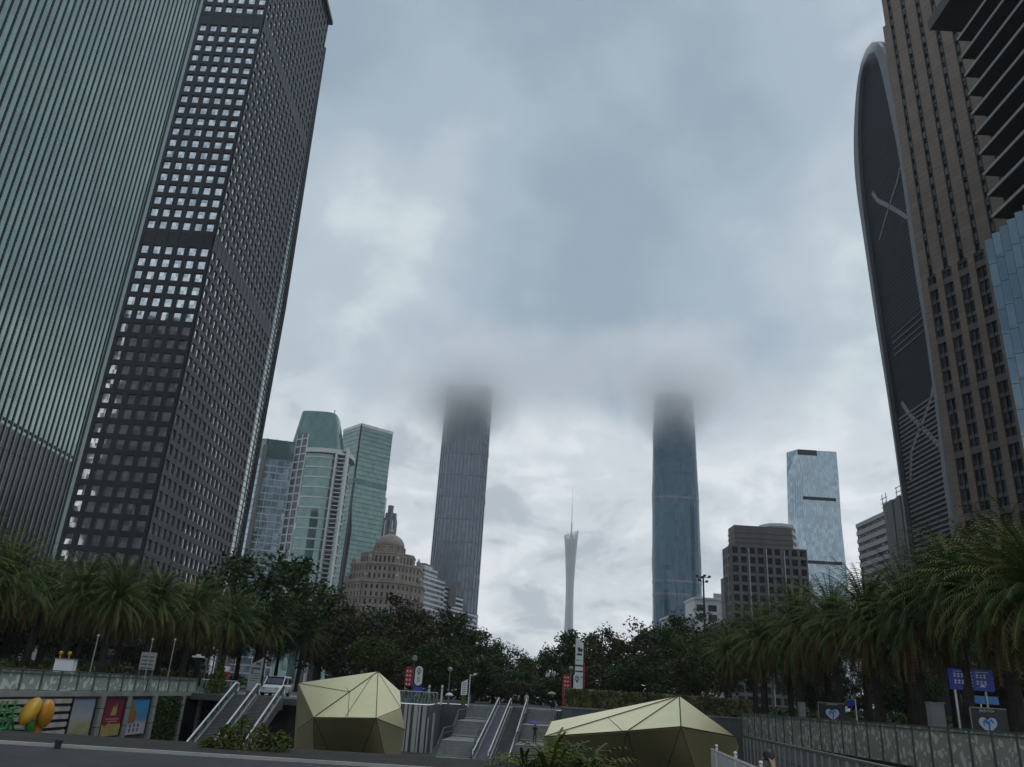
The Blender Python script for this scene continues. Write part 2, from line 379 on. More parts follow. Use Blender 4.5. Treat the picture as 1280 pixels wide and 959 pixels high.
soft = noise(2.6, 5, .52, .25, (2.3, 0.4, 5.1), tc.outputs['Generated'])
fine_ = noise(6.5, 5, .5, .2, (9.3, 3.4, 1.1), tc.outputs['Generated'])
def patch(px, py, deg, amt):
    d = ray(px, py).normalized(); v = N.new('ShaderNodeVectorMath'); v.operation = 'DOT_PRODUCT'; v.inputs[1].default_value = d; link(t, tc.outputs['Generated'], v.inputs[0])
    r_ = N.new('ShaderNodeMapRange'); r_.interpolation_type = 'SMOOTHERSTEP'; r_.inputs['From Min'].default_value = math.cos(R(deg)); r_.inputs['From Max'].default_value = 1.0; r_.inputs['To Max'].default_value = amt
    link(t, v.outputs['Value'], r_.inputs[0]); return r_.outputs[0]
lum = math_('ADD', math_('MULTIPLY', soft, .50), math_('ADD', math_('MULTIPLY', fine_, .30), math_('MULTIPLY', mid, .20)))
for q in ((560, 255, 12, .075), (600, 330, 9, .03), (1060, 380, 16, .09), (470, 330, 14, .05), (780, 330, 16, -.06), (720, 445, 17, -.07), (700, 80, 22, -.05), (960, 60, 14, .04)): lum = math_('ADD', lum, patch(*q))
upper = ramp(lum, [(.36, (.325, .415, .50)), (.50, (.41, .505, .59)), (.60, (.51, .605, .67)), (.68, (.68, .77, .80))], True)
low_l = math_('ADD', math_('MULTIPLY', mid, .45), math_('MULTIPLY', dirn, .55))
lower = ramp(low_l, [(.39, (.52, .575, .63)), (.48, (.73, .78, .825)), (.57, (.90, .935, .97))], True)
edge = math_('ADD', sx.outputs['Z'], math_('MULTIPLY', math_('SUBTRACT', dirn, .5), .22))
f = ramp(edge, [(.27, 0.0), (.40, 1.0)], True)
cl = mixc(f, lower, upper)
sc_ = N.new('ShaderNodeVectorMath'); sc_.operation = 'SCALE'; sc_.inputs['Scale'].default_value = 10.0; link(t, cl, sc_.inputs[0])
fin = mixc(.93, sky.outputs[0], sc_.outputs[0]); link(t, fin, bg.inputs['Color'])
sun = bpy.data.lights.new('sun', 'SUN'); sun.energy = .8; sun.angle = R(30); sun.color = (1, .985, .96)
so = bpy.data.objects.new('sun', sun); C.objects.link(so)
az = R(SUN_AZ); el = R(SUN_EL)
sd = Vector((math.sin(az) * math.cos(el), math.cos(az) * math.cos(el), math.sin(el)))
so.rotation_euler = (-sd).to_track_quat('-Z', 'Y').to_euler()
vs = SC.view_settings; vs.view_transform = 'Standard'; vs.look = 'None'; vs.gamma = 1; vs.exposure = 0; vs.use_curve_mapping = False
cy = SC.cycles; cy.use_denoising = True; cy.max_bounces = 26; cy.diffuse_bounces = 3; cy.glossy_bounces = 3; cy.transparent_max_bounces = 12
cy.volume_bounces = 24; cy.caustics_reflective = False; cy.caustics_refractive = False; cy.use_adaptive_sampling = True; cy.adaptive_threshold = .02
cy.volume_step_rate = 2.0; cy.volume_max_steps = 96
# ------------------------------------------------------------------ ground, sunken plaza, road
FZ = -4.3
g = MB()
def sheet(x0, x1, y0, y1, z=0.0): g.poly([(x0, y0, z), (x1, y0, z), (x1, y1, z), (x0, y1, z)])
sheet(-4000, -25.2, -600, 6000); sheet(25.2, 4000, -600, 6000); sheet(-25.2, 25.2, -600, 3.0, -.02)
sheet(-25.2, -6.2, 84, 6000); sheet(9.2, 25.2, 84, 6000); sheet(-6.2, 9.2, 100.3, 6000)
struct('ground', g, K['paving'])
g = MB(); g.poly([(-25.2, 16.5, FZ), (25.2, 16.5, FZ), (25.2, 100.3, FZ), (-25.2, 100.3, FZ)]); struct('sunken_plaza_floor', g, K['floor'])
g = MB(); g.box(-60, 5.5, 2.6, 14.15, -5, .10); struct('road', g, K['asphalt'])
g = MB(); g.box(-60, 5.5, 14.15, 14.22, -5, .15); struct('kerb', g, K['kerb'])
g = MB(); g.box(-60, 5.5, 14.22, 16.6, -5, .13); struct('planting_bed', g, K['soil'])
# plaza walls
r = thing('retaining_wall', 'grey retaining wall of the sunken plaza below the swirled glass balustrade, hung with posters', 'wall', (-25, 50, FZ))
b = MB(); b.box(-25.2, -24.95, 16.5, 84, FZ, -.02); b.build('wall', K['conc_dark'], r)
b = MB(); b.box(-25.25, -24.8, 16.5, 84, -.25, 0.02); b.build('coping', K['conc'], r)
for y in [PX(q, 875, -25).y for q in (124.5, 158, 190.5, 226, 249)]:
    b = MB(); b.box(-24.96, -24.72, y - .28, y + .28, FZ, -.26); b.build('pilaster', K['conc'], r)
r = thing('retaining_wall', 'streaked grey retaining wall of the sunken plaza below the balustrade near the blue road sign', 'wall', (25, 50, FZ))
b = MB(); b.box(24.95, 25.2, 16.5, 84, FZ, -.02); b.build('wall', K['conc_dark'], r)
b = MB(); b.box(24.8, 25.25, 16.5, 84, -.25, .02); b.build('coping', K['conc'], r)
# wall of grey slats beside the stairs
r = thing('slatted_wall', 'tall wall of uneven grey upright slats between the tall golden pavilion and the stairs', 'wall', (-9, 84, FZ))
b = MB(); b.box(-25, -5.9, 84, 84.3, FZ, -.05); b.box(-6.2, -5.9, 84.3, 100.3, FZ, -.05); b.box(-6.2, 9.2, 100.3, 100.6, FZ, -.05); b.box(8.9, 9.2, 84.45, 100.3, FZ, -.05); b.build('wall', K['conc_dark'], r)
b = MB(); rs = random.Random(4); x = -16.0
while x < -5.6:
    wd = rs.uniform(.10, .40); b.box(x, x + wd, 84 - rs.uniform(.12, .5), 84.0 - .004, FZ, -.06 - (rs.uniform(.3, 2.4) if rs.random() < .3 else 0)); x += wd + rs.uniform(.08, .34)
b.build('slat_cladding', K['wood'], r)
r = thing('retaining_wall', 'low concrete wall carrying the clipped hedge above the wide golden pavilion', 'wall', (16, 84, FZ))
b = MB(); b.box(6.9, 25, 84, 84.4, FZ, .45); b.build('wall', K['conc_dark'], r)
b = MB(); b.box(6.8, 25, 83.9, 84.5, .45, .58); b.build('coping', K['conc'], r)

# ------------------------------------------------------------------ big buildings
# 1 the green finned tower along the street
r = thing('glass_tower', 'tall green glass tower with close vertical fins standing before the charcoal tower', 'skyscraper', (-90, 105, 0))
yf = 149.0; xf = -82.3
b = MB(); y = yf - 1.9
lo = MB()
while y > 50:
    b.poly([(xf, y, 37.6), (xf - .10, y - 1.6, 37.6), (xf - .10, y - 1.6, 196), (xf, y, 196)]); lo.poly([(xf, y, 9), (xf - .10, y - 1.6, 9), (xf - .10, y - 1.6, 37.6), (xf, y, 37.6)]); y -= 1.6
b.build('curtain_wall', K['green_glass'], r); lo.build('lower_curtain_wall', K['grey_low_glass'], r)
b = MB(); y = yf - 1.9
while y > 50:
    b.box(xf - .1, xf + .16, y - .10, y + .10, 9, 196); y -= 1.6
b.build('fin_grid', K['green_fin'], r)
b = MB(); z = 13.0
y = yf - 1.9
while y > 50:
    b.box(xf - .16, xf + .05, y - .36, y - .104, 9, 196); y -= 1.6
while z < 196:
    if abs(z - 38) < 2.2 or z < 37: b.box(xf - .2, xf + .02 + (.1 if abs(z - 38) < 2.2 else 0), 50, yf - 1.8, z, z + (.05 if abs(z - 38) > 2.2 else .45))
    z += 4.2
b.build('joint_grid', K['dark_joint'], r)
b = MB(); b.box(xf - .3, xf + .2, yf - 1.0, yf + .2, 9, 197); b.build('corner_panel', K['green_fin'], r)
b = MB(); b.box(-99, xf - .12, 50, yf, 0, 196); b.build('tower_core', K['dark_joint'], r)
b = MB(); b.box(-101, -81, 60, yf + 1, 0, 8.9); curtain(b, [(-81, 60), (-81, yf + 1)], 0, 8.9, 4.4, 2.2, .2, .15, .15, m=1); b.build('podium', [K['dark_glass'], K['green_fin']], r)
# 2 charcoal tower
r = thing('grid_tower', 'charcoal office tower with a deep square window grid on two faces', 'skyscraper', (-100, 210, 0))
xr, y0, y1, top = -85.4, 192.0, 252.0, 256.0
ft = [(-131.6, y0), (xr, y0), (xr, y1), (-131.6, y1)]; cc = (-108, 222)
skip = {27, 47}
b = MB(); fq = []; sq = []
punched(b, fq, ft[0], ft[1], cc, 4, top, 4.0, 3.3, 2.15, 2.65, .45, skip)
punched(b, sq, ft[1], ft[2], cc, 4, top, 4.0, 3.6, 2.2, 2.6, .38, skip)
for z in (4 + 27 * 4, 4 + 47 * 4):      # plant floors read as dark louvred belts
    b.box(-131.6, xr - .02, y0 - .35, y0, z + .4, z + 3.9); b.box(xr, xr + .3, y0, y1, z + .4, z + 3.9)
b.box(-133, xr + 1.7, y0 - 1.6, y1 + 1.2, top, top + 1.6)
b.build('wall_grid', K['black_stone'], r)
b = MB(); b.prism(ft, 0, top - .01); b.build('tower_core', K['black'], r)
windows(r, fq + sq, K['bright_glass'], lambda q: q[0] < 64 and q[2][0].x > -112)
b = MB(); p0 = [(xr - 30, y1), (xr - .6, y1), (xr - 1.0, 264.5), (xr - 30, 264.5)]; p1 = [(xr - 30, y1), (xr - .6, y1), (xr - 1.0, 255.5), (xr - 30, 255.5)]
b.prism(p0, 0, 130); b.prism(p0, 130, 246, top=p1); b.build('rear_glass_bay', K['grey_glass'], r)
b = MB(); z = 4
while z < 240:
    e = 264.5 if z < 130 else 264.5 - 9 * (z - 130) / 116
    b.obox((xr - .8, y1, 0), (0, 1, 0), (1, 0, 0), 0, e - y1, -.1, .12, z, z + .22); z += 2
for yy, m in ((255.6, 0), (259.6, 0)): b.tube([(xr - .75, yy, 0), (xr - .75, yy, 125), (xr - .75, y1 + (yy - y1) * .4, 240)], .13, 4)
b.build('mullion_grid', K['rail_green'], r)
b = MB(); b.tube([(xr - .75, 264.6, 0), (xr - .75, 264.6, 130), (xr - .75, 255.6, 246)], .75, 4); b.build('edge_fin', K['black_stone'], r)
# 3 dark towers behind the viewer that the windows mirror
r = thing('office_block', 'dark office block mirrored in the lower windows of the charcoal tower', 'office block', (-184, -45, 0))
b = MB(); b.box(-220.2, -163, -36, -30, 0, 192); b.build('wall', K['hotel'], r)
b = MB(); curtain(b, [(-163, -30), (-220.2, -30)], 3, 192, 4, 4, 1.2, .6, .3); b.build('mullion_grid', K['conc_dark'], r)
r = thing('office_block', 'dark grey office slab beyond the bright gap mirrored in the charcoal tower', 'office block', (-234, -45, 0))
b = MB(); b.box(-275, -226.8, -36, -30, 0, 205); b.build('wall', K['hotel'], r)
b = MB(); curtain(b, [(-226.8, -30), (-275, -30)], 3, 205, 4, 4, 1.2, .6, .3); b.build('mullion_grid', K['conc_dark'], r)
# 4 slab tower at the frame edge
r = thing('balcony_tower', 'dark tower of jutting floor slabs above a blue glass podium, cut by the photo edge', 'skyscraper', (95, 90, 0))
b = MB(); b.box(89.6, 125, 40, 117.5, 84, 139); b.build('tower_core', K['dark_panel'], r)
zs = [EYE + 120.2 * s for s in (.7089, .7475, .786, .8246, .8632, .9018, .9404, .979, 1.0176, 1.0562)]
for i, z in enumerate(zs):
    b = MB(); b.box(85, 125, 40, 120.2 - .0 * i, z + .02, z + .5); b.build('floor_slab', K['soffit'], r)
    b = MB(); b.box(84.82, 85.0 - .004, 40, 120.2, z, z + .62); b.build('slab_fascia', K['fascia'], r)
b = MB(); b.box(84.9, 125, 40, 128.0, 139, 141.5); b.build('roof_canopy', K['soffit'], r)
b = MB(); b.box(84.7, 84.9 - .004, 40, 128.2, 138.9, 141.7); b.build('canopy_edge', K['soffit'], r)
b = MB(); y = 121.5
pts = []
while y > 40: pts += [(83.6, y), (84.9, y - 1.1)]; y -= 2.2
for a, c in zip(pts, pts[1:]): b.poly([(a[0], a[1], 0), (c[0], c[1], 0), (c[0], c[1], 82.6), (a[0], a[1], 82.6)])
b.build('pleated_glass', K['blue_glass'], r)
b = MB(); b.box(85.0, 125, 40, 121.4, 0, 82.5); b.build('podium_core', K['dark_panel'], r)
b = MB()
for a in pts: b.tube([(a[0], a[1], 0), (a[0], a[1], 82.6)], .06, 4)
z = 4
while z < 82:
    for a, c in zip(pts, pts[1:]): b.tube([(a[0], a[1], z), (c[0], c[1], z)], .05, 4)
    z += 4.6
b.build('mullion_grid', K['rail_green'], r)
# 5 brown piered tower
r = thing('piered_tower', 'brown stone tower with tall piers and narrow window strips beside the dark arched tower', 'skyscraper', (108, 165, 0))
a = R(21); du = Vector((math.sin(a), -math.cos(a), 0)); dn = Vector((-math.cos(a), -math.sin(a), 0)); O = Vector((.5845 * 170, 170, 0))
b = MB(); b.obox(O, du, dn, .8, 60, -40, -.55, 0, 250); b.obox(O, du, dn, 0, .8, -40, -.55, 0, 184); b.build('tower_core', K['dark_panel'], r)
split = 102.0
gl = []; pier = MB(); span = MB(); fine = MB(); lowq = []; upq = []
k = 0; s = 0.0
while s < 44:
    z1 = 184 if k == 0 else 250
    pw = 1.7 if k else 1.9
    pier.obox(O, du, dn, s, s + pw, -.5, .35, 0, split, 0)
    pier.obox(O, du, dn, s - (.75 if k else 0), s + pw + .75, -.5, .32, split, z1, 0)
    if k == 0: pier.obox(O, du, dn, .9, s + pw + .75, -.5, .30, 184, 250, 0)
    c0, c1 = s + pw, s + 4.3
    z = 0.0; i = 0
    while z < 250:
        lowr = z < split
        h = .9 if (i % 4) else 1.6
        span.obox(O, du, dn, c0 - .02, c1 + .02, -.5, (.05 if i % 4 else .28) if lowr else (.12 if i % 4 else .30), z, z + (h if lowr else 2.0))
        q = [O + du * x + dn * -.3 + Vector((0, 0, zz)) for x, zz in ((c0, z + h), (c1, z + h), (c1, z + 3.5), (c0, z + 3.5))]
        if z > 3: (lowq if lowr else upq).append((i, k, q))
        if z > 110 and random.random() < .05: gl.append(q)
        z += 3.5; i += 1
    if True:
        fine.obox(O, du, dn, c0 + 1.22, c0 + 1.38, -.4, .2, 0, split - .1)
        for x in (c0 + .75, c1 - .75): fine.obox(O, du, dn, x - .14, x + .14, -.4, .36, split, 248)
        z = split + 2
        while z < 248: fine.obox(O, du, dn, c0 + .6, c1 - .6, -.4, .40, z, z + .22); z += 8.75
    s += 4.3; k += 1
pier.build('stone_pier', K['brown_stone'], r); span.build('spandrel_grid', K['brown_mid'], r); fine.build('mullion_grid', K['dark_joint'], r)
windows(r, lowq + upq, K['dark_glass'], lambda q: 4 < q[0] < 60)
b = MB()
for q in gl: b.slab([v + dn * .05 for v in (q[0].lerp(q[3], .2), q[1].lerp(q[2], .2), q[1].lerp(q[2], .75), q[0].lerp(q[3], .75))], dn * .02)
b.build('glint_overlay', K['bright_glass'], r)  # mirror-glass sheets laid over random windows to stand in for glints
# 6 arched tower
XA = 125.0
r = thing('arched_tower', 'dark tower with a pale pointed-arch frame and white loop strips, its top lost in cloud', 'skyscraper', (140, 225, 0))
def A(px, py): return PX(px, py, XA)
def chaikin(p):
    for _ in range(2):
        q = [p[0]]
        for a_, c_ in zip(p, p[1:]): q += [tuple(a_[i] * .75 + c_[i] * .25 for i in (0, 1)), tuple(a_[i] * .25 + c_[i] * .75 for i in (0, 1))]
        p = q + [p[-1]]
    return p
outer = [A(1183, 900), A(1183, 700)] + [A(*p) for p in chaikin(((1190, 600), (1171, 450), (1155, 340), (1141, 240), (1127, 150), (1118, 105), (1112, 70), (1104, 53), (1095, 51), (1086, 62), (1078, 88), (1073, 130), (1071, 190), (1075, 240), (1083, 290), (1099, 400), (1117, 510), (1135, 640)))]
outer[0] = Vector((XA, outer[2].y - .5, 0)); outer[1] = Vector((XA, outer[2].y - .3, 30)); outer.append(Vector((XA, outer[-1].y, 0)))
b = MB(); b.slab(outer, (34, 0, 0)); b.build('tower_body', K['dark_panel'], r)
inner = [A(*p) for p in chaikin(((1185, 605), (1176, 515), (1162, 414), (1146, 323), (1131, 206), (1117, 137), (1102, 70), (1093, 62), (1084, 78), (1078, 113), (1076.5, 190), (1083, 260), (1092, 323), (1106, 418), (1119, 508), (1138, 650)))]
inner[0] = Vector((XA, inner[1].y - .1, inner[0].z)); base_a = Vector((XA, inner[0].y, 0)); base_b = Vector((XA, inner[-1].y, 0))
inn = [base_a] + inner + [base_b]
b = MB(); q = Vector((-1.4, 0, 0)); no = len(outer); ni = len(inn)
def ring_at(path, u):
    L = [0]
    for a_, c_ in zip(path, path[1:]): L.append(L[-1] + (c_ - a_).length)
    d = u * L[-1]
    for i in range(len(path) - 1):
        if d <= L[i + 1] + 1e-6: return path[i].lerp(path[i + 1], (d - L[i]) / max(1e-6, L[i + 1] - L[i]))
    return path[-1]
io = max(range(no), key=lambda i: outer[i].z); ii = max(range(ni), key=lambda i: inn[i].z)
def two(path, top_i, n):
    return [ring_at(path[:top_i + 1], i / n) for i in range(n)] + [ring_at(path[top_i:], i / n) for i in range(n + 1)]
ro = two(outer, io, 48); ri = two(inn, ii, 48)
for i in range(len(ro) - 1):
    b.poly([ro[i] + q, ro[i + 1] + q, ri[i + 1] + q, ri[i] + q]); b.poly([ro[i] + q, ro[i], ro[i + 1], ro[i + 1] + q]); b.poly([ri[i] + q, ri[i + 1] + q, ri[i + 1], ri[i]])
b.build('arch_frame', K['arch_grey'], r)
b = MB()
def strip(pts, w):
    ps = [A(*p) + Vector((-.25, 0, 0)) for p in pts]
    for a_, c_ in zip(ps, ps[1:]):
        d = Vector((0, -(c_ - a_).z, (c_ - a_).y)).normalized() * w
        b.slab([a_ - d, c_ - d, c_ + d, a_ + d], (.2, 0, 0))
strip(((1091, 241), (1098, 251), (1110, 257), (1121, 263), (1135, 272)), .75); b.build('loop_strip', K['arch_grey'], r); b = MB()
strip(((1127, 206), (1122, 228), (1114, 252), (1107, 275), (1100, 300)), .4); b.build('loop_strip', K['arch_grey'], r); b = MB()
strip(((1128, 503), (1138, 519), (1152, 533), (1165, 546), (1179, 562), (1184, 575)), .8); b.build('loop_strip', K['arch_grey'], r); b = MB()
strip(((1169, 476), (1164, 500), (1155, 526), (1147, 545), (1140, 566), (1139, 600)), .65); b.build('loop_strip', K['arch_grey'], r)
b = MB(); z = 20.0; ya, yb = sorted((inner[0].y, inner[-1].y))
while z < 92:
    b.box(XA - .35, XA - .003, ya + .3, yb - 1.0, z, z + .55); z += 1.5
z = 112.0
while z < 119:
    b.box(XA - .3, XA - .003, ya + .5, yb - 3.5, z, z + .35); z += 2.2
b.build('louvre_grille', K['hotel'], r)
b = MB(); z = 121.0
while z < 205:
    def yb_(zz, side):
        ys = []
        for a_, c_ in zip(inner, inner[1:]):
            if (a_.z - zz) * (c_.z - zz) <= 0 and abs(a_.z - c_.z) > 1e-6: ys.append(a_.y + (c_.y - a_.y) * (zz - a_.z) / (c_.z - a_.z))
        return (min(ys), max(ys)) if len(ys) > 1 else None
    q_ = yb_(z, 0)
    if q_: b.box(XA - .12, XA - .002, q_[0] + .2, q_[1] - .2, z, z + .22)
    z += 1.4
b.build('fine_louvre', K['soffit'], r)
# ------------------------------------------------------------------ distant buildings
def grow(poly, c, k): return [(c[0] + (p[0] - c[0]) * k, c[1] + (p[1] - c[1]) * k) for p in poly]
# domed stone building
r = thing('domed_building', 'brown stone building with stepped tiers and a round dome below the folded teal tower', 'building', (-70, 500, 0))
def octo(c, rr, sx=1.0, ph=math.pi / 8): return [(c[0] + rr * sx * math.cos(ph + i * math.pi / 4), c[1] + rr * math.sin(ph + i * math.pi / 4)) for i in range(8)]
dc = (-70.5, 503)
t1 = octo(dc, 25.0); t2 = octo(dc, 22.5); t3 = octo(dc, 17.0); wq = []; b = MB()
for i in range(8):
    if (t1[i][1] + t1[(i + 1) % 8][1]) / 2 < dc[1] + 3:
        punched(b, wq, t1[i], t1[(i + 1) % 8], dc, 20, 59, 4.3, 3.1, 1.35, 2.4, .5)
        punched(b, wq, t2[i], t2[(i + 1) % 8], dc, 61, 70, 4.4, 2.9, 1.3, 2.5, .5)
        punched(b, wq, t3[i], t3[(i + 1) % 8], dc, 71.2, 77, 5.4, 2.4, 1.35, 3.8, .5)
b.build('stone_facade', K['stone'], r)
b = MB(); b.prism(t1, 0, 59); b.prism(t2, 59, 70); b.prism(t3, 70, 77); b.build('building_core', K['stone_dark'], r)
b = MB()
for tt, z, h in ((t1, 59, 1.5), (t1, 50.2, .7), (t2, 69.8, 1.3), (t3, 77, 1.2)): b.prism(grow(tt, dc, 1.05), z, z + h)
b.build('cornice', K['stone'], r)
windows(r, wq, K['dark_glass'])
for i in range(8):
    for tt, z, rr in ((t1, 60.5, 1.5), (t2, 71.1, 1.3)):
        if tt[i][1] > 512: continue
        b = MB(); b.lathe((tt[i][0] * .96 + dc[0] * .04, tt[i][1] * .96 + dc[1] * .04, z), [(rr, 0), (rr, 2.2), (rr * 1.2, 2.3), (rr, 2.9), (rr * .6, 3.6), (.1, 5.2)], 10); b.build('corner_turret', K['stone'], r)
b = MB(); b.lathe((dc[0], dc[1], 0), [(9.3, 78.2), (9.3, 82.6), (10.0, 82.7), (10.0, 83.3), (9.4, 83.4)], 32)
for i in range(16):
    an = i * math.pi / 8; b.tube([(dc[0] + 9.9 * math.cos(an), dc[1] + 9.9 * math.sin(an), 78.2), (dc[0] + 9.9 * math.cos(an), dc[1] + 9.9 * math.sin(an), 82.7)], .42, 6)
b.build('drum', K['stone'], r)
b = MB(); b.lathe((dc[0], dc[1], 83.4), [(9.3 * math.cos(i * .1571), 8.2 * math.sin(i * .1571)) for i in range(10)] + [(.2, 8.2)], 32); b.build('dome', K['stone_dark'], r, True)
b = MB(); b.lathe((dc[0], dc[1], 91.2), [(1.8, 0), (1.8, 1.8), (2.1, 2), (1.3, 2.8), (.15, 4.2), (.1, 5)], 12); b.build('lantern', K['stone'], r)

# pale blue glass block beside the charcoal tower
r = thing('glass_block', 'pale blue glass block with white floor bands just beyond the charcoal tower', 'office block', (-140, 485, 0))
pl = [(-175, 478), (-150.5, 476), (-133.5, 480), (-133.5, 510), (-175, 510)]
b = MB(); b.prism(pl, 0, 129); b.build('curtain_wall', K['ice_glass'], r)
b = MB(); curtain(b, pl, 4, 129, 4.3, 4.2, .55, .25, .3, edges=(0, 1)); b.build('mullion_grid', K['white_clad'], r)
b = MB(); b.prism(grow(pl, (-154, 494), 1.01), 129, 141); curtain(b, grow(pl, (-154, 494), 1.01), 129, 142, 6, 6, .5, .3, .3, edges=(0, 1)); b.build('crown', K['teal_glass'], r)
b = MB(); b.box(-151.6, -149.2, 474, 477, 0, 137); b.build('corner_pier', K['hotel'], r)
b = MB(); b.box(-160, -157, 474.4, 477.4, 60, 131); b.box(-165, -163, 474.4, 477.4, 40, 131); b.build('dark_pier', K['teal_dark'], r)
r = thing('grid_slab', 'narrow white gridded slab with large dark windows between the pale blue block and the banded tower', 'office block', (-128, 478, 0))
pl = [(-132.9, 479), (-124.6, 474), (-133.6, 505), (-142, 510)]
b = MB(); wq = []; punched(b, wq, pl[0], pl[1], cen(pl), 3, 146, 5.0, 4.8, 3.9, 4.2, .4); b.build('wall_grid', K['white_clad'], r)
b = MB(); b.prism(pl, 0, 146.5); b.build('building_core', K['hotel'], r)
windows(r, wq, K['dark_glass'])
# banded round tower
r = thing('banded_tower', 'rounded green glass tower with white floor bands and a slanted glass crown', 'skyscraper', (-148, 620, 0))
c = Vector((-147.5, 622)); n = 28
def rnd(rx, ry, e=2.6, cx=c.x, cy_=c.y): 
    o = []
    for i in range(n):
        a_ = 2 * math.pi * i / n; co_, si = math.cos(a_), math.sin(a_)
        o.append((cx + rx * math.copysign(abs(co_) ** (2 / e), co_), cy_ + ry * math.copysign(abs(si) ** (2 / e), si)))
    return o
body = rnd(19.5, 20)
b = MB(); b.prism(body, 0, 170); b.build('curtain_wall', K['teal_glass'], r, False)
b = MB(); z = 30
while z < 168:
    b.prism(rnd(20.1, 20.6), z, z + 1.1); z += 8.0
b.build('floor_band', K['white_clad'], r)
b = MB(); b.prism(rnd(22.0, 22.5, 2.6, c.x + 1.5), 170, 173.5); b.build('visor', K['white_clad'], r)
b = MB(); b.prism(rnd(20.5, 20, 4, c.x - 6), 173.5, 206, top=rnd(14.5, 15, 4, c.x - 8)); b.build('crown', K['teal_glass'], r)
b = MB(); b.box(-134.6, -133.4, 600, 606, 0, 172); b.box(-127.4, -126, 604, 612, 0, 176)
z = 20
while z < 176: b.box(-133.3, -127.5, 603, 606, z, z + .7); z += 3.4
b.build('service_fin', K['white_clad'], r)
b = MB(); b.tube([(-143, 612, 206), (-143, 612, 209.5)], .5, 6); b.build('roof_mast', K['white_clad'], r)
# folded teal tower
r = thing('folded_tower', 'square teal glass tower with a sharp front corner and flat top above the stone dome', 'skyscraper', (-137, 715, 0))
pl = [(-137.2, 700), (-110.3, 721), (-131, 750), (-158, 723)]
b = MB(); b.prism(pl, 0, 227); b.build('curtain_wall', K['teal_glass'], r)
b = MB(); curtain(b, pl, 3, 227, 4.2, 0, .9, .2, .12, edges=(0, 3)); b.build('mullion_grid', K['teal_dark'], r)
b = MB(); u, nn, L = plan_n(pl[0], pl[1], cen(pl))
b.obox((pl[0][0], pl[0][1], 0), u, nn, -.05, L, -.1, .5, 171, 176); u2, n2, L2 = plan_n(pl[3], pl[0], cen(pl)); b.obox((pl[3][0], pl[3][1], 0), u2, n2, 0, L2, -.1, .5, 171, 176)
b.build('plant_floor_band', K['teal_dark'], r)
b = MB(); o3 = Vector((pl[0][0], pl[0][1], 0)) + nn * .45 + n2 * .45
b.slab([o3 + Vector((0, 0, 227)) , o3 + u * 1.2 + Vector((0, 0, 227)), o3 + u * 1.6 + Vector((0, 0, 150)), o3 + u * 4.6 + Vector((0, 0, 128)), o3 + u * 1.2 + Vector((0, 0, 0)), o3 - u2 * 4 + Vector((0, 0, 0)), o3 - u2 * 1 + Vector((0, 0, 128))], -nn * .6); b.build('corner_fold', K['dark_panel'], r)
b = MB(); curtain(b, pl, 225.5, 228.2, 2.5, 0, 2.4, .2, .3); b.build('roof_edge', K['silver'], r)
# small tower behind the dome
r = thing('round_tower', 'small grey round-topped tower peeking out behind the stone dome', 'skyscraper', (-115, 800, 0))
b = MB(); b.lathe((-114.5, 800, 0), [(6.5, 0), (6.5, 160), (5.8, 162), (5.8, 166)], 20); b.build('curtain_wall', K['dark_glass'], r)
b = MB(); b.box(-127, -121.5, 795, 805, 0, 182)
for an in (.0, 1.2, 4.0, 5.2): b.tube([(-114.5 + 6.7 * math.cos(an), 800 + 6.7 * math.sin(an), 0), (-114.5 + 6.7 * math.cos(an), 800 + 6.7 * math.sin(an), 158)], .6, 6)
b.build('white_pier', K['white_clad'], r)
b = MB(); b.lathe((-115.5, 800, 166), [(2.8, 0), (2.8, 7), (3.1, 7.1), (3.1, 8)], 10); b.build('roof_lantern', K['hotel'], r)
# white terraced blocks
def terraced(label, pl, steps, fl=3.6):
    r = thing('terraced_building', label, 'building', (cen(pl)[0], cen(pl)[1], 0)); z0 = 0; c = cen(pl)
    g1 = MB(); g2 = MB()
    for k, z1 in steps:
        p = [(pl[0][0] + (q[0] - pl[0][0]) * k, pl[0][1] + (q[1] - pl[0][1]) * k) for q in pl]
        g1.prism(p, z0, z1); curtain(g2, p, max(z0, 2), z1, fl, 0, 1.5, .2, .5); z0 = z1
    g1.build('glazing', K['dark_glass'], r); g2.build('floor_band', K['white_clad'], r); return r
def tpoly(pa, pb, Y, ang=23, left=None):
    ta = ts(*pa)[0]; tb = ts(*pb)[0]; d = (math.sin(R(ang)), math.cos(R(ang))); A0 = (ta * Y, Y)
    s = (tb * A0[1] - A0[0]) / (d[0] - tb * d[1]); B0 = (A0[0] + d[0] * s, A0[1] + d[1] * s)
    l = left or 14; e = (-d[1] * l, d[0] * l); return [A0, B0, (B0[0] + e[0], B0[1] + e[1]), (A0[0] + e[0], A0[1] + e[1])]
rt = terraced('white stepped building with a dark glass end wall beside the stone dome', tpoly((531, 705), (556, 726), 590, 23, 16), [(1, 80), (.6, 85), (.35, 88)])
b = MB(); p = tpoly((531, 705), (556, 726), 590, 23, 16); u, nn, L = plan_n(p[3], p[0], cen(p)); b.obox((p[3][0], p[3][1], 0), u, nn, .2, L - .6, .0, .7, 0, 86); b.build('end_wall', K['teal_dark'], rt)
rt = terraced('lower white building with long balcony bands at the foot of the slate tower', tpoly((552, 740), (597, 775), 620, 23, 18), [(1, 62), (.55, 72), (.2, 76)])
b = MB(); b.box(-38.5, -33, 628, 632, 62, 79); b.build('stair_core', K['hotel'], rt)

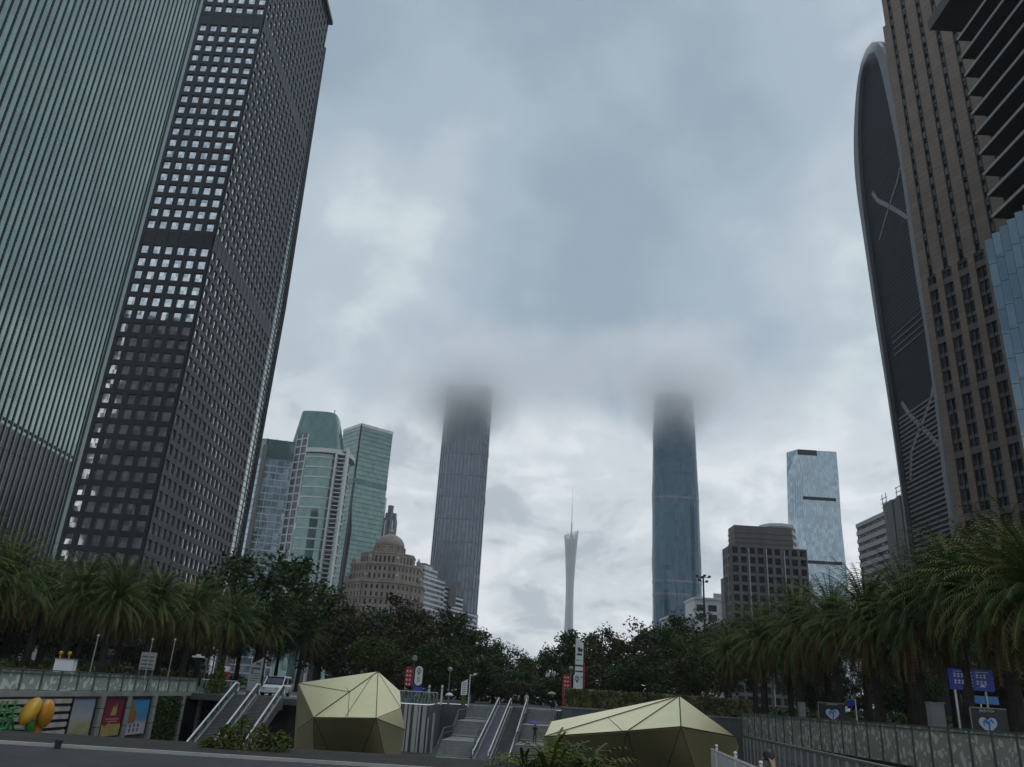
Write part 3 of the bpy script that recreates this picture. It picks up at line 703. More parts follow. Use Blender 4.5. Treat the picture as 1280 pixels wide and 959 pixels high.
# two supertalls whose heads are in the cloud
r = thing('slate_tower', 'very tall slate grey ribbed tower vanishing into low cloud above the white terraces', 'skyscraper', (-52, 930, 0))
def lerp_poly(p, c, kx0): return [(c[0] + (q[0] - c[0]) * kx0, c[1] + (q[1] - c[1]) * kx0) for q in p]
c9 = (-51.5, 928); cf = [(-73, 900), (-30, 900), (-23.6, 907), (-23.6, 950), (-30, 956), (-73, 956), (-79, 950), (-79, 907)]
b = MB(); b.prism(cf, 0, 350); b.build('curtain_wall', K['ctf_glass'], r)
b = MB(); curtain(b, cf, 3, 350, 26, 4.3, 1.2, 1.1, .4, edges=(0, 1, 7)); b.build('rib_grid', K['ctf_rib'], r)
for z in (120, 215, 275): b = MB(); b.prism(grow(cf, c9, 1.012), z, z + 5); b.build('plant_floor_band', K['ctf_glass'], r)
r = thing('tapered_tower', 'very tall blue-grey tapering tower vanishing into low cloud above a small white building', 'skyscraper', (178, 830, 0))
def tri(rad, cx, cy_):
    o = []; rad *= .885
    for i in range(36):
        a_ = 2 * math.pi * i / 36 + math.pi / 2; rr = rad * (1 - .12 * math.cos(3 * (a_ - math.pi / 2)) * -1) ; o.append((cx + rr * math.cos(a_), cy_ + rr * math.sin(a_)))
    return o
rad = [(0, 26.0), (70, 27.2), (140, 27.4), (210, 26.8), (280, 25.2), (326, 23.6)]
b = MB(); fr = MB()
for (za, ra), (zb, rb) in zip(rad, rad[1:]):
    pa, pb = tri(ra, 183, 838), tri(rb, 183, 838); b.prism(pa, za, zb, top=pb)
    for i in range(0, 36, 2):
        j = (i + 2) % 36
        if (pa[i][1] < 842):
            fr.tube([(pa[i][0], pa[i][1], za), (pb[j][0], pb[j][1], zb)], .35, 4); fr.tube([(pa[j][0], pa[j][1], za), (pb[i][0], pb[i][1], zb)], .35, 4)
b.build('curtain_wall', K['ifc_glass'], r); fr.build('diagonal_lattice', K['ctf_glass'], r)
for z, rr in ((105, 27.6), (118, 27.7), (205, 27.2), (300, 24.9)): b = MB(); b.prism(tri(rr, 183, 838), z, z + 2.2); b.build('plant_floor_band', K['ctf_glass'], r)
# lattice TV tower
r = thing('lattice_tower', 'slender pinched pale lattice tower far down the axis between the two cloud-capped towers', 'tower', (208, 2390, 0))
def crad(z): 
    u = z / 468.0
    return 23 - 12.5 * (1 - ((u - .62) / .62) ** 2) if u < .62 else 10.5 + 10 * ((u - .62) / .38) ** 1.5
b = MB()
for i in range(24):
    pts = []
    for k in range(15):
        z = 468 * k / 14; a_ = 2 * math.pi * i / 24 + R(48) * k / 14; q = crad(z)
        pts.append((208 + q * math.cos(a_), 2390 + q * math.sin(a_) * .85, z + (8 * math.cos(a_) * k / 14)))
    b.tube(pts, 1.25, 5)
b.build('column_lattice', K['lattice'], r)
b = MB()
for k in range(3, 47):
    z = 10 * k; q = crad(z) - .8
    b.tube([(208 + q * math.cos(2 * math.pi * i / 20), 2390 + .85 * q * math.sin(2 * math.pi * i / 20), z) for i in range(21)], .55, 4)
b.build('ring_lattice', K['lattice'], r)
b = MB(); b.lathe((208, 2390, 0), [(5.5, 0), (5.5, 462)], 14)
for z0, z1 in ((20, 60), (150, 180), (235, 262), (330, 350), (385, 448)): b.lathe((208, 2390, 0), [(crad((z0 + z1) / 2) * .82, z0), (crad((z0 + z1) / 2) * .86, z1)], 16, sy=.85)
b.build('inner_core', K['silver'], r)
b = MB(); b.lathe((208, 2390, 0), [(2.6, 454), (2.2, 500), (1.2, 502), (1.0, 550), (.5, 552), (.4, 608)], 8); b.build('antenna_mast', K['lattice'], r)
# grey-brown hotel
r = thing('hotel_block', 'grey-brown masonry block with stepped shoulders and paired windows beside the slate-blue tower', 'building', (107, 330, 0))
b = MB(); wq = []; f0, f1 = (92.3, 320), (123.2, 320); cc = (107, 345)
punched(b, wq, f0, f1, cc, 3, 63, 3.75, 3.6, 2.3, 2.5, .6); punched(b, wq, (92.4, 331), f0, (107, 326), 3, 63, 3.75, 4.2, 1.8, 2.4, .35)
b.build('wall_grid', K['hotel'], r)
b = MB(); b.box(92.4, 123.2, 320, 331, 0, 63); b.build('building_core', K['hotel'], r)
b = MB(); b.box(94.6, 118.2, 321, 330, 63, 71.6)
for z in (64.5, 66.5, 68.5): b.box(94.4, 118.4, 320.8, 330.2, z, z + .5)
b.build('attic', K['hotel'], r)
b = MB(); b.box(91.2, 92.3, 327, 332, 0, 51); b.box(122, 123, 331, 336, 0, 55); b.build('side_wing', K['hotel'], r)
b = MB()
for x in (99.5, 106.6, 113.8): b.box(x - .15, x + .15, 318.9, 319.4, 3, 62)
b.build('downpipe', K['white_clad'], r)
windows(r, wq, K['dark_glass'])
r = thing('round_block', 'pale round-cornered block just showing over the grey-brown masonry block', 'building', (141, 410, 0))
b = MB(); b.prism([(134, 408), (137, 403), (143, 401), (149, 403), (152, 408), (152, 430), (134, 430)], 0, 91.5); b.build('wall', K['white_clad'], r)
b = MB(); curtain(b, [(134, 408), (137, 403), (143, 401), (149, 403), (152, 408), (152, 430), (134, 430)], 20, 91.6, 3.6, 0, 1.6, .2, .25); b.build('floor_band', K['conc'], r)
# faceted tower
r = thing('faceted_tower', 'pale blue faceted glass tower with kinked sides and two dark belts', 'skyscraper', (280, 715, 0))
lv = [(0, .4333, .3655), (100, .4340, .3650), (165, .4330, .3648), (205, .4350, .3672), (229, .4353, .3690)]
b = MB(); fr = MB()
def fpoly(tr, tl, k): return [(tl * 712, 712), ((.3828 + k) * 700, 700), (tr * 700, 700), (tr * 708, 735), (tl * 744, 740)]
for i in range(4):
    (za, ra, la), (zb, rb, lb) = lv[i], lv[i + 1]; ka = (.004, .0075, .001, .005, .0)[i]; kb = (.004, .0075, .001, .005, .0)[i + 1]
    b.prism(fpoly(ra, la, ka), za, zb, top=fpoly(rb, lb, kb))
b.build('curtain_wall', K['ice_glass'], r)
for i in range(4):
    (za, ra, la), (zb, rb, lb) = lv[i], lv[i + 1]; ka = (.004, .0075, .001, .005, .0)[i]; kb = (.004, .0075, .001, .005, .0)[i + 1]
    pa, pb = fpoly(ra, la, ka), fpoly(rb, lb, kb)
    for e, m_ in ((1, 22), (0, 6)):
        for j in range(m_ + 1):
            q0 = Vector((*pa[e], za)).lerp(Vector((*pa[e + 1], za)), j / m_); q1 = Vector((*pb[e], zb)).lerp(Vector((*pb[e + 1], zb)), j / m_)
            fr.tube([q0, q1], .16, 4)
fr.build('mullion_grid', K['white_clad'], r)
for z in (124.5, 182): b = MB(); b.box(.386 * 700, .4285 * 700, 699.2, 700.5, z, z + 2.6); b.build('plant_floor_band', K['dark_panel'], r)
b = MB(); b.box(.384 * 700, .409 * 700, 699.5, 701, 224, 229); b.build('roof_louvre', K['dark_panel'], r)
# grey stepped block with roof scaffold
r = thing('stepped_block', 'grey banded block with pipe frames on its roof beside the arched tower', 'building', (200, 390, 0))
pl = [(190, 358), (190, 420), (225, 420), (225, 358)]
b = MB(); b.prism(pl, 0, 97.5); b.build('wall', K['dark_glass'], r)
b = MB(); curtain(b, pl, 3, 97.5, 4.2, 0, 2.3, .2, .5, edges=(0,)); b.build('floor_band', K['fascia'], r)
b = MB(); b.box(189.2, 226, 358, 386, 0, 101); 
for y in (360, 368, 376): b.box(188.6, 189.3, y, y + 3, 0, 101)
b.build('tall_wing', K['conc_dark'], r)
b = MB()
for y in (365, 372, 383, 387):
    for dz in (101,): b.tube([(189.5, y, 97), (189.5, y, dz + 5)], .2, 5)
for z in (101.5, 103.5, 105.8): b.tube([(189.5, 364, z), (189.5, 373, z)], .2, 5); b.tube([(189.5, 382, z - 2), (189.5, 388.5, z - 2)], .2, 5)
b.build('roof_frame', K['fascia'], r)
r = thing('white_house', 'small white building with square window openings at the foot of the tapering tower', 'building', (98, 410, 0))
b = MB(); b.box(84, 97, 400, 420, 0, 41); b.box(96, 108.5, 398, 418, 0, 50.5); b.build('wall', K['white_clad'], r)
for z in (40.5, 45):
    for x in (97, 102.6): q = MB(); q.poly([(x, 397.9, z), (x + 4.2, 397.9, z), (x + 4.2, 397.9, z + 3), (x, 397.9, z + 3)]); q.build('window', K['dark_glass'], r)
b = MB(); b.box(83, 97.5, 398, 421, 41, 42); b.box(95.5, 109, 397, 419, 50.5, 51.4); b.build('roof', K['white_clad'], r)
r = thing('grey_house', 'low grey building with a green roof between the white building and the masonry block', 'building', (118, 440, 0))
b = MB(); b.box(112, 124, 438, 460, 0, 55); b.build('wall', K['hotel'], r); b = MB(); b.box(116, 121, 437.6, 438.2, 20, 59); b.build('roof', K['white_clad'], r)
r = thing('floodlight_mast', 'dark mast carrying a ring of floodlights in front of the small white building', 'mast', (45, 195, 0))
o = P(879, 722, 195); b = MB(); b.tube([(o.x, 195, 0), (o.x, 195, o.z + .4)], [.35, .2], 8); b.build('pole', K['black'], r)
b = MB(); b.tube([(o.x - 1.5, 195, o.z), (o.x + 1.5, 195, o.z)], .08, 6); b.tube([(o.x, 193.5, o.z), (o.x, 196.5, o.z)], .08, 6); b.tube([(o.x - 1.1, 194, o.z - 1), (o.x + 1.1, 196, o.z - 1)], .08, 6); b.build('crossarm', K['black'], r)
for dx, dy, dz in ((-1.5, 0, 0), (1.5, 0, 0), (0, -1.4, 0), (0, 1.4, 0), (-1.1, -1, -1), (1.1, 1, -1)):
    q = MB(); q.box(o.x + dx - .3, o.x + dx + .3, 195 + dy - .25, 195 + dy + .25, o.z + dz + .05, o.z + dz + .5); q.build('floodlight', K['black'], r)
# ------------------------------------------------------------------ plants
def frond(b, rs, base, az, e0, L, droop, st=20, lw=.085, ll=.62, m=0):
    d = Vector((math.cos(az), math.sin(az), 0)); side = Vector((-math.sin(az), math.cos(az), 0)); p = Vector(base); e = e0; step = L / st; path = [(p.copy(), e)]
    for i in range(st):
        p = p + (d * math.cos(e) + Vector((0, 0, 1)) * math.sin(e)) * step; e -= droop * (.4 + 1.3 * i / st) / st; e = max(e, -1.5); path.append((p.copy(), e))
    for i in range(0, st, 4):
        a, c = path[i][0], path[min(i + 4, st)][0]; wd = .05 * (1 - i / st) + .012
        b.poly([a - side * wd, c - side * wd * .8, c + side * wd * .8, a + side * wd], m)
    for i in range(2, st + 1):
        q, e = path[i]; t_ = d * math.cos(e) + Vector((0, 0, 1)) * math.sin(e); up = side.cross(t_); u = i / st
        l = ll * (.55 + .45 * math.sin(math.pi * min(1, u * 1.15))) * rs.uniform(.8, 1.15)
        for sg in (-1, 1):
            dr = (side * sg * .8 + t_ * .65 + up * rs.uniform(.0, .4) + Vector((0, 0, -.25 * rs.random()))).normalized()
            wv = t_.cross(dr).cross(dr).normalized() * lw * .5
            w2 = t_ * lw * .6
            b.poly([q - w2, q + w2, q + dr * l + Vector((0, 0, -.12 * l))], m)
TOPS = {}
def make_palm(seed, H=8.3, L=4.8):
    rs = random.Random(seed); r = thing('date_palm', 'x', 'palm tree')
    b = MB(); pts = []; rr = []; lean = rs.uniform(-.25, .25); ly = rs.uniform(-.2, .2)
    for i in range(15):
        u = i / 14; pts.append((lean * u * u, ly * u * u, H * u)); rr.append(.30 + .16 * (1 - u) ** 3 + (.03 if i % 2 else -.02) + (.14 * max(0, u - .8) / .2))
    b.tube(pts, rr, 10); b.build('trunk', K['trunk'], r)
    top = Vector((lean, ly, H)); b = MB(); n = 125
    for i in range(n):
        u = i / n; e0 = R(86) - R(108) * u ** .95 + rs.uniform(-.12, .12); az_ = i * 2.39996 + rs.uniform(-.15, .15)
        frond(b, rs, top + Vector((math.cos(az_), math.sin(az_), 0)) * .2 + Vector((0, 0, .5 * (1 - u))), az_, e0, L * rs.uniform(.85, 1.12), R(rs.uniform(42, 84)), 27, .062, .58)
    b.build('crown', K['palm'], r); ztop = max(v.z for v in b.v)
    b = MB()
    for i in range(40):
        az_ = i * 2.39996 + rs.uniform(-.2, .2)
        frond(b, rs, top + Vector((0, 0, -.25)), az_, R(rs.uniform(-62, -18)), L * rs.uniform(.6, .95), R(rs.uniform(35, 80)), 16, .09, .5)
    b.build('dry_skirt', K['palm_dry'], r); TOPS[r.name] = ztop
    return r
palms = [make_palm(31), make_palm(32, 8.0, 5.1), make_palm(33, 8.6, 4.5)]
_pl = [0]
def place_palm(x, y, ztop, label, group, rot):
    if abs(x) < 27.2 and y < 84: k_ = 27.2 / abs(x); x *= k_; y *= k_; ztop = EYE + (ztop - EYE) * k_
    i = _pl[0]; _pl[0] += 1; src = palms[i % 3]; o = src if i < 3 else copy_tree(src)
    o.location = (x, y, 0); k = ztop / TOPS[src.name]; o.scale = (min(k, .98) * random.uniform(.92, 1.06),) * 2 + (k,); o.rotation_euler = (0, 0, rot); tag(o, label, 'palm tree', group); return o
HT = 12.0
L1 = [(-25, 632), (28, 655), (70, 688), (112, 686), (160, 688), (207, 700), (252, 716), (296, 728), (342, 748), (385, 760), (428, 776)]
for i, (px, py) in enumerate(L1):
    tt, s = ts(px, py); Y = (HT - EYE) / s
    place_palm(tt * Y, Y, HT, f'date palm on the charcoal tower side, {ORD[i]} from the photo edge in the front row', 'date palms in the front row on the charcoal tower side', i * 1.1)
L2 = [(8, 690), (50, 700), (92, 705), (136, 706), (183, 712), (230, 726), (275, 738), (320, 752), (364, 766), (408, 782)]
for i, (px, py) in enumerate(L2):
    tt, s = ts(px, py); Y = (HT - EYE) / s * 1.02
    place_palm(tt * Y - 1.0, Y, HT, f'date palm on the charcoal tower side, {ORD[i]} from the photo edge in the back row', 'date palms in the back row on the charcoal tower side', i * 1.7 + .4)
R1 = [(1282, 628), (1232, 642), (1178, 648), (1128, 690), (1080, 698), (1035, 716), (990, 722), (948, 742), (908, 776), (872, 800)]
for i, (px, py) in enumerate(R1):
    tt, s = ts(px, py); Y = (HT - EYE) / s
    place_palm(tt * Y, Y, HT, f'date palm on the brown tower side, {ORD[i]} from the photo edge in the front row', 'date palms in the front row on the brown tower side', i * 1.3)
R2 = [(1256, 662), (1205, 672), (1152, 690), (1104, 718), (1058, 734), (1012, 742), (970, 756), (930, 775)]
for i, (px, py) in enumerate(R2):
    tt, s = ts(px, py); Y = (HT - EYE) / s * 1.04
    place_palm(tt * Y + 1.0, Y, HT, f'date palm on the brown tower side, {ORD[i]} from the photo edge in the back row', 'date palms in the back row on the brown tower side', i * 1.9 + .3)

def make_tree(seed, mat_, H=12.0, W=5.6, leaf=.36, n=74, per=120):
    rs = random.Random(seed); r = thing('broadleaf_tree', 'x', 'tree'); b = MB()
    th = H * .3; b.tube([(0, 0, 0), (.1, 0, th * .5), (0, .1, th), (.1, .1, H * .62)], [.42, .33, .28, .12], 9)
    cs = []
    for i in range(n):
        while True:
            v = Vector((rs.uniform(-1, 1), rs.uniform(-1, 1), rs.uniform(-1, 1)))
            if .35 < v.length < 1: break
        k = 1 + .22 * mnoise.noise(v * 1.7 + Vector((seed, 0, 0)))
        cs.append((Vector((v.x * W * k, v.y * W * k, H * .58 + v.z * H * .36 * k)), rs.uniform(.9, 1.7)))
    for c_, q in cs[::4]: b.tube([(0, .05, th * rs.uniform(.7, 1.1)), c_ * .5 + Vector((0, 0, th * .45)), c_], [.16, .10, .03], 5)
    b.build('trunk', K['bark'], r)
    b = MB()
    for c_, q in cs:
        for j in range(per):
            v = Vector((rs.gauss(0, 1), rs.gauss(0, 1), rs.gauss(0, .75))).normalized() * q * rs.random() ** .5
            p = c_ + v; a = Vector((rs.gauss(0, 1), rs.gauss(0, 1), rs.gauss(0, .6))).normalized(); d = a.cross(Vector((rs.gauss(0, 1), rs.gauss(0, 1), rs.gauss(0, 1)))).normalized()
            l = leaf * rs.uniform(.7, 1.5); b.poly([p - a * l * .5, p + d * l * .32, p + a * l * .5, p - d * l * .32])
    b.build('crown', mat_, r); return r
trees = [make_tree(5, K['leaf_a']), make_tree(6, K['leaf_b'], 12, 5.2), make_tree(7, K['leaf_c'], 12, 6.2), make_tree(8, K['leaf_a'], 12, 4.6)]
_tr = [0]
TL = [(345, 684, 122, 0, 1.0, 'large dark tree rising behind the palms below the pale blue glass block'),
 (412, 742, 136, 2, .9, 'reddish dark tree between the palm row and the stone dome building'),
 (455, 752, 150, 0, 1.0, 'dark round tree in front of the stone dome building'),
 (510, 748, 138, 2, 1.05, 'broad reddish-dark tree below the white terraced buildings'),
 (556, 758, 146, 0, .95, 'dark tree below the slate tower, beside the broad reddish one'),
 (602, 790, 150, 3, 1.0, 'olive dark tree ending the mass beside the open sky gap'),
 (640, 806, 160, 1, 1.0, 'low olive tree at the near side of the open sky gap'),
 (478, 790, 116, 1, 1.0, 'low olive tree behind the two lozenge banners'),
 (545, 800, 112, 3, 1.05, 'low dark tree behind the globe lamp'),
 (595, 818, 118, 0, 1.0, 'low dark tree behind the white notice board by the stairs'),
 (668, 824, 190, 3, 1.0, 'far low tree at the foot of the open sky gap'),
 (703, 800, 165, 1, .9, 'airy tree at the foot of the lattice tower'),
 (735, 782, 150, 0, 1.0, 'tall round-topped tree behind the white pylon sign'),
 (772, 790, 140, 2, .95, 'reddish-dark tree just beyond the white pylon sign'),
 (812, 778, 150, 0, 1.0, 'dark tree below the slate-blue tapering tower'),
 (848, 770, 160, 3, .95, 'dark tree under the small white building'),
 (868, 790, 135, 1, 1.0, 'olive tree in front of the floodlight mast'),
 (905, 765, 170, 0, 1.0, 'dark tree below the grey-brown masonry block'),
 (800, 822, 112, 3, 1.1, 'low dark tree behind the clipped hedge'),
 (742, 826, 116, 2, 1.0, 'low reddish tree between the pylon sign and the hedge'),
 (655, 836, 140, 0, 1.0, 'low dark tree at the head of the escalators'),
 (618, 842, 126, 2, 1.0, 'low reddish tree at the head of the stairs'),
 (692, 846, 130, 3, 1.0, 'low dark tree behind the red dotted banner')]
for px, py, Y, k, wd, lab in TL:
    p = P(px, py, Y); s = p.z / 11.7; o = trees[k] if k not in KIDS else copy_tree(trees[k]); KIDS[k] = 1
    o.location = (p.x, Y, 0); o.scale = (wd * max(s, .8), wd * max(s, .8), s); o.rotation_euler = (0, 0, random.uniform(0, 6)); tag(o, lab, 'tree', 'dark broadleaf trees across the end of the plaza')
for side, n, nm in ((-1, 9, 'charcoal'), (1, 9, 'brown')):      # street trees behind the palms
    for i in range(n):
        Y = 66 + i * 9.5 + random.uniform(-2, 2); x = side * (52 + random.uniform(0, 7) - i * .6)
        o = copy_tree(trees[i % 4]); s = random.uniform(.72, .86); o.location = (x, Y, 0); o.scale = (s * 1.05, s * 1.05, s); o.rotation_euler = (0, 0, random.uniform(0, 6))
        tag(o, f'dark street tree behind the palms, {nm} tower side, {ORD[i]} from the photo edge', 'tree', 'street trees behind the palms')
def leafbox(name, parent, mat_, x0, x1, y0, y1, z0, z1, n, leaf, seed=1, hedge=True):
    rs = random.Random(seed); b = MB()
    for i in range(n):
        p = Vector((rs.uniform(x0, x1), rs.uniform(y0, y1), rs.uniform(z0, z1)))
        if hedge:
            f_ = rs.random()
            if f_ < .5: p.y = y0 + abs(rs.gauss(0, .12))
            elif f_ < .8: p.z = z1 - abs(rs.gauss(0, .12)) + .10 * mnoise.noise(p * .8)
        a = Vector((rs.gauss(0, 1), rs.gauss(0, 1), rs.gauss(0, 1))).normalized(); d = a.cross(Vector((rs.gauss(0, 1), rs.gauss(0, 1), rs.gauss(0, 1)))).normalized()
        l = leaf * rs.uniform(.6, 1.4); b.poly([p - a * l * .5, p + d * l * .35, p + a * l * .5, p - d * l * .35])
    return b.build(name, mat_, parent)
r = thing('hedge', 'long clipped olive hedge on the low wall above the wide golden pavilion', 'hedge', (16, 85.5, .6))
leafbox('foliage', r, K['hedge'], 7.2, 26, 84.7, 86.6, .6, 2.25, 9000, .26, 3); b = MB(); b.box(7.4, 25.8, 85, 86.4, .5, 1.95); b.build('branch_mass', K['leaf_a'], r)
sh = MB()
o = leafbox('ground_cover', None, K['leaf_b'], -75, -40, 72, 150, 0, 1.7, 9000, .55, 5, False); o['kind'] = 'stuff'
o = leafbox('ground_cover', None, K['leaf_a'], 36, 75, 45, 150, 0, 1.8, 9000, .55, 6, False); o['kind'] = 'stuff'
o = leafbox('ground_cover', None, K['leaf_a'], -30, 40, 150, 156, 0, 3.4, 6000, .7, 7, False); o['kind'] = 'stuff'  # leaf bank added to block the bright horizon between trunks
def shrub(label, x, y, z, rx, rz, mat_, n=700, leaf=.10, seed=1, cone=False, spiky=False):
    rs = random.Random(seed); r = thing('shrub', label, 'shrub', (x, y, z), 'planted shrubs'); b = MB(); s = MB()
    if spiky:
        for i in range(34):
            az_ = i * 2.4; frond(b, rs, (x, y, z), az_, R(rs.uniform(30, 85)), rz * rs.uniform(.8, 1.3), R(90), 12, .03, rz * .22)
    else:
        for i in range(9): s.tube([(x, y, z), (x + rs.uniform(-1, 1) * rx * .6, y + rs.uniform(-1, 1) * rx * .6, z + rz * rs.uniform(.6, .95))], [.02, .008], 4)
        for i in range(n):
            u = rs.random(); k = (1 - u) if cone else math.sin(math.pi * min(.97, .22 + u * .78)); an = rs.uniform(0, 6.28); q = rx * k * rs.random() ** .4
            p = Vector((x + q * math.cos(an), y + q * math.sin(an), z + rz * u)); a = Vector((rs.gauss(0, 1), rs.gauss(0, 1), rs.gauss(.5, .8))).normalized(); d = a.cross(Vector((rs.gauss(0, 1), rs.gauss(0, 1), rs.gauss(0, 1)))).normalized()
            l = leaf * rs.uniform(.7, 1.6); b.poly([p - a * l * .5, p + d * l * .25, p + a * l * .5, p - d * l * .25])
        s.build('stem', K['bark'], r)
    b.build('foliage', mat_, r); return r
shrub('cone-shaped yellow-green topiary behind the end of the swirled balustrade', *P(270, 868, 73).xy, 0, 1.1, 3.0, K['shrub'], 1300, .22, 2, True)
for i, (px, top, rx, lab) in enumerate([(284, 905, .26, 'small yellow-green shrub in the planting bed before the foot of the side escalators'), (306, 893, .32, 'tallest yellow-green shrub in the planting bed before the side escalators'), (330, 903, .28, 'rounded yellow-green shrub between the side escalators and the tall golden pavilion'), (352, 912, .30, 'low yellow-green shrub nearest the tall golden pavilion'), (262, 921, .2, 'lowest tuft of shrub at the foot of the side escalator rail')]):
    p = P(px, top, 15.6); shrub(lab, p.x, 15.6, .12, rx * .9, max(.12, p.z - .14), K['shrub'], 420, .055, 20 + i)
for i, (px, top, lab) in enumerate([(690, 915, 'drooping fern palm in front of the wide golden pavilion, nearer the escalators'), (735, 926, 'drooping fern palm in front of the wide golden pavilion, nearer its middle'), (655, 936, 'small fern palm at the foot of the escalators')]):
    p = P(px, top, 16.0); r_ = shrub(lab, p.x, 16.0, -.35, .4, max(.3, p.z + .35) * 1.25, K['shrub'], 0, .1, 40 + i, spiky=True)
r = thing('planter', 'concrete planter tub holding the fern palms before the wide golden pavilion', 'planter', (1.2, 16, FZ)); b = MB(); b.box(-.6, 3.2, 15.3, 16.7, FZ, -.42); b.build('tub', K['conc'], r); b = MB(); b.box(-.5, 3.1, 15.4, 16.6, -.42, -.35); b.build('soil_bed', K['soil'], r)
# ------------------------------------------------------------------ plaza furniture
def balustrade(label, x, y0, y1, step, mat_, top=1.05, bot=.02):
    r = thing('glass_balustrade', label, 'balustrade', (x, y0, 0)); n = round((y1 - y0) / step); st = (y1 - y0) / n
    for i in range(n + 1):
        b = MB(); y = y0 + i * st; b.box(x - .07, x + .07, y - .06, y + .06, bot, top); b.build('post', K['rail_green'], r)
    for i in range(n):
        b = MB(); y = y0 + i * st; b.box(x - .012, x + .012, y + .09, y + st - .09, bot + .08, top - .02); b.build('glass_panel', mat_, r)
    b = MB(); b.box(x - .06, x + .06, y0 - .1, y1 + .1, top - .20, top - .14); b.build('midrail', K['rail_green'], r)
    b = MB(); b.box(x - .10, x + .10, y0 - .1, y1 + .1, top + .003, top + .06); b.build('handrail', K['rail_green'], r); return r
balustrade('frosted glass balustrade with swirls above the posters, charcoal tower side of the plaza', -25, 37, 72, 2.05, K['frost'], 1.08)
balustrade('streaky frosted glass balustrade along the plaza edge below the blue road sign', 24.66, 32, 84, 2.0, K['frost_warm'], 1.0, -1.25)
def front_bal(label, x0, x1, y, top=1.1, step=1.4):
    r = thing('glass_balustrade', label, 'balustrade', (x0, y, 0)); n = round((x1 - x0) / step); st = (x1 - x0) / n
    for i in range(n + 1): b = MB(); b.box(x0 + i * st - .04, x0 + i * st + .04, y - .04, y + .04, 0, top); b.build('post', K['rail_green'], r)
    for i in range(n): b = MB(); b.box(x0 + i * st + .06, x0 + (i + 1) * st - .06, y - .01, y + .01, .08, top - .02); b.build('glass_panel', K['clearish'], r)
    b = MB(); b.box(x0, x1, y - .05, y + .05, top, top + .05); b.build('handrail', K['steel'], r); return r
front_bal('tinted glass balustrade along the top of the grey slatted wall', -15.8, -5.4, 84.1)
front_bal('dark tinted glass balustrade between the swirled balustrade and the side escalators', -25, -21.9, 73.0, 1.05)
# upper landing for the side escalators
b = MB(); b.box(-24.9, -15.8, 70.6, 84, -.5, -.012); struct('landing', b, K['paving'])
# escalators
def escalator(label, o, f, rt, run, rise, w, rails, rail_mat, tread_mat, nx=2):
    """o bottom corner, f/rt unit plan vectors; rails = which balustrades it owns"""
    r = thing('escalator', label, 'escalator', o, 'escalators'); o = Vector(o); f = Vector(f); rt = Vector(rt); up = Vector((0, 0, 1))
    def at(a, l, z): return o + f * a + rt * l + up * z
    def hz(a): return rise * min(1, max(0, a / run))
    b = MB(); n = int(run / .2)
    for i in range(n):
        a0, a1 = run * i / n, run * (i + 1) / n; z = hz(a0) + .06
        b.poly([at(a0, .14, z), at(a0, w - .14, z), at(a1, w - .14, z), at(a1, .14, z)]); z1 = hz(a1) + .06
        b.poly([at(a1, .14, z), at(a1, w - .14, z), at(a1, w - .14, z1), at(a1, .14, z1)])
    b.build('moving_step', tread_mat, r)
    b = MB(); b.slab([at(-.8, 0, -.7), at(run, 0, rise - .9), at(run + 1, 0, rise - .9), at(run + 1, 0, rise), at(run, 0, rise), at(0, 0, 0), at(-.8, 0, 0)], rt * w); b.build('truss', K['conc_dark'], r)
    for l in rails:
        x = .06 if l == 0 else w - .06
        pts = [(-.7, .92), (0, .95), (run, rise + .95), (run + .8, rise + .93)]
        b = MB(); b.slab([at(-.7, x - .015, .05), at(0, x - .015, .05), at(run, x - .015, rise + .05), at(run + .8, x - .015, rise + .05)] + [at(a, x - .015, z - .05) for a, z in reversed(pts)], rt * .03); b.build('glass_side', K['clearish'], r)
        b = MB(); b.tube([at(-.7, x, .35), at(-.9, x, .62)] + [at(a, x, z) for a, z in pts] + [at(run + 1.0, x, rise + .6), at(run + .8, x, rise + .3)], .07, 8); b.build('handrail', rail_mat, r)
        b = MB(); b.slab([at(-.7, x - .10, .02), at(0, x - .10, .04), at(run, x - .10, rise + .04), at(run, x - .10, rise + .2), at(0, x - .10, .2), at(-.7, x - .10, .2)], rt * .2); b.build('skirt_panel', K['steel'], r)
    return r
fv = Vector((.0958, .9954, 0)); rv = Vector((.9954, -.0958, 0)); SO = Vector((-4.75, 77.5, FZ))
run = 22.0; rise = 4.3
escalator('escalator lane with purplish steps beside the wide plaza stairs', SO + rv * 3.35, fv, rv, run, rise, 1.5, (0, 1), K['white'], K['tread_a'])
escalator('escalator lane with dark green steps nearer the wide golden pavilion', SO + rv * 4.95, fv, rv, run, rise, 1.75, (1,), K['white'], K['conc_dark'])
sv = Vector((0, 1, 0)); sr = Vector((1, 0, 0))
escalator('side escalator lane nearer the wall of posters', (-21.15, 60.2, FZ), sv, sr, 9.6, 4.3, 1.9, (0, 1), K['white'], K['soffit'])
escalator('side escalator lane nearer the tall golden pavilion', (-19.2, 60.2, FZ), sv, sr, 9.6, 4.3, 2.0, (1,), K['white'], K['soffit'])
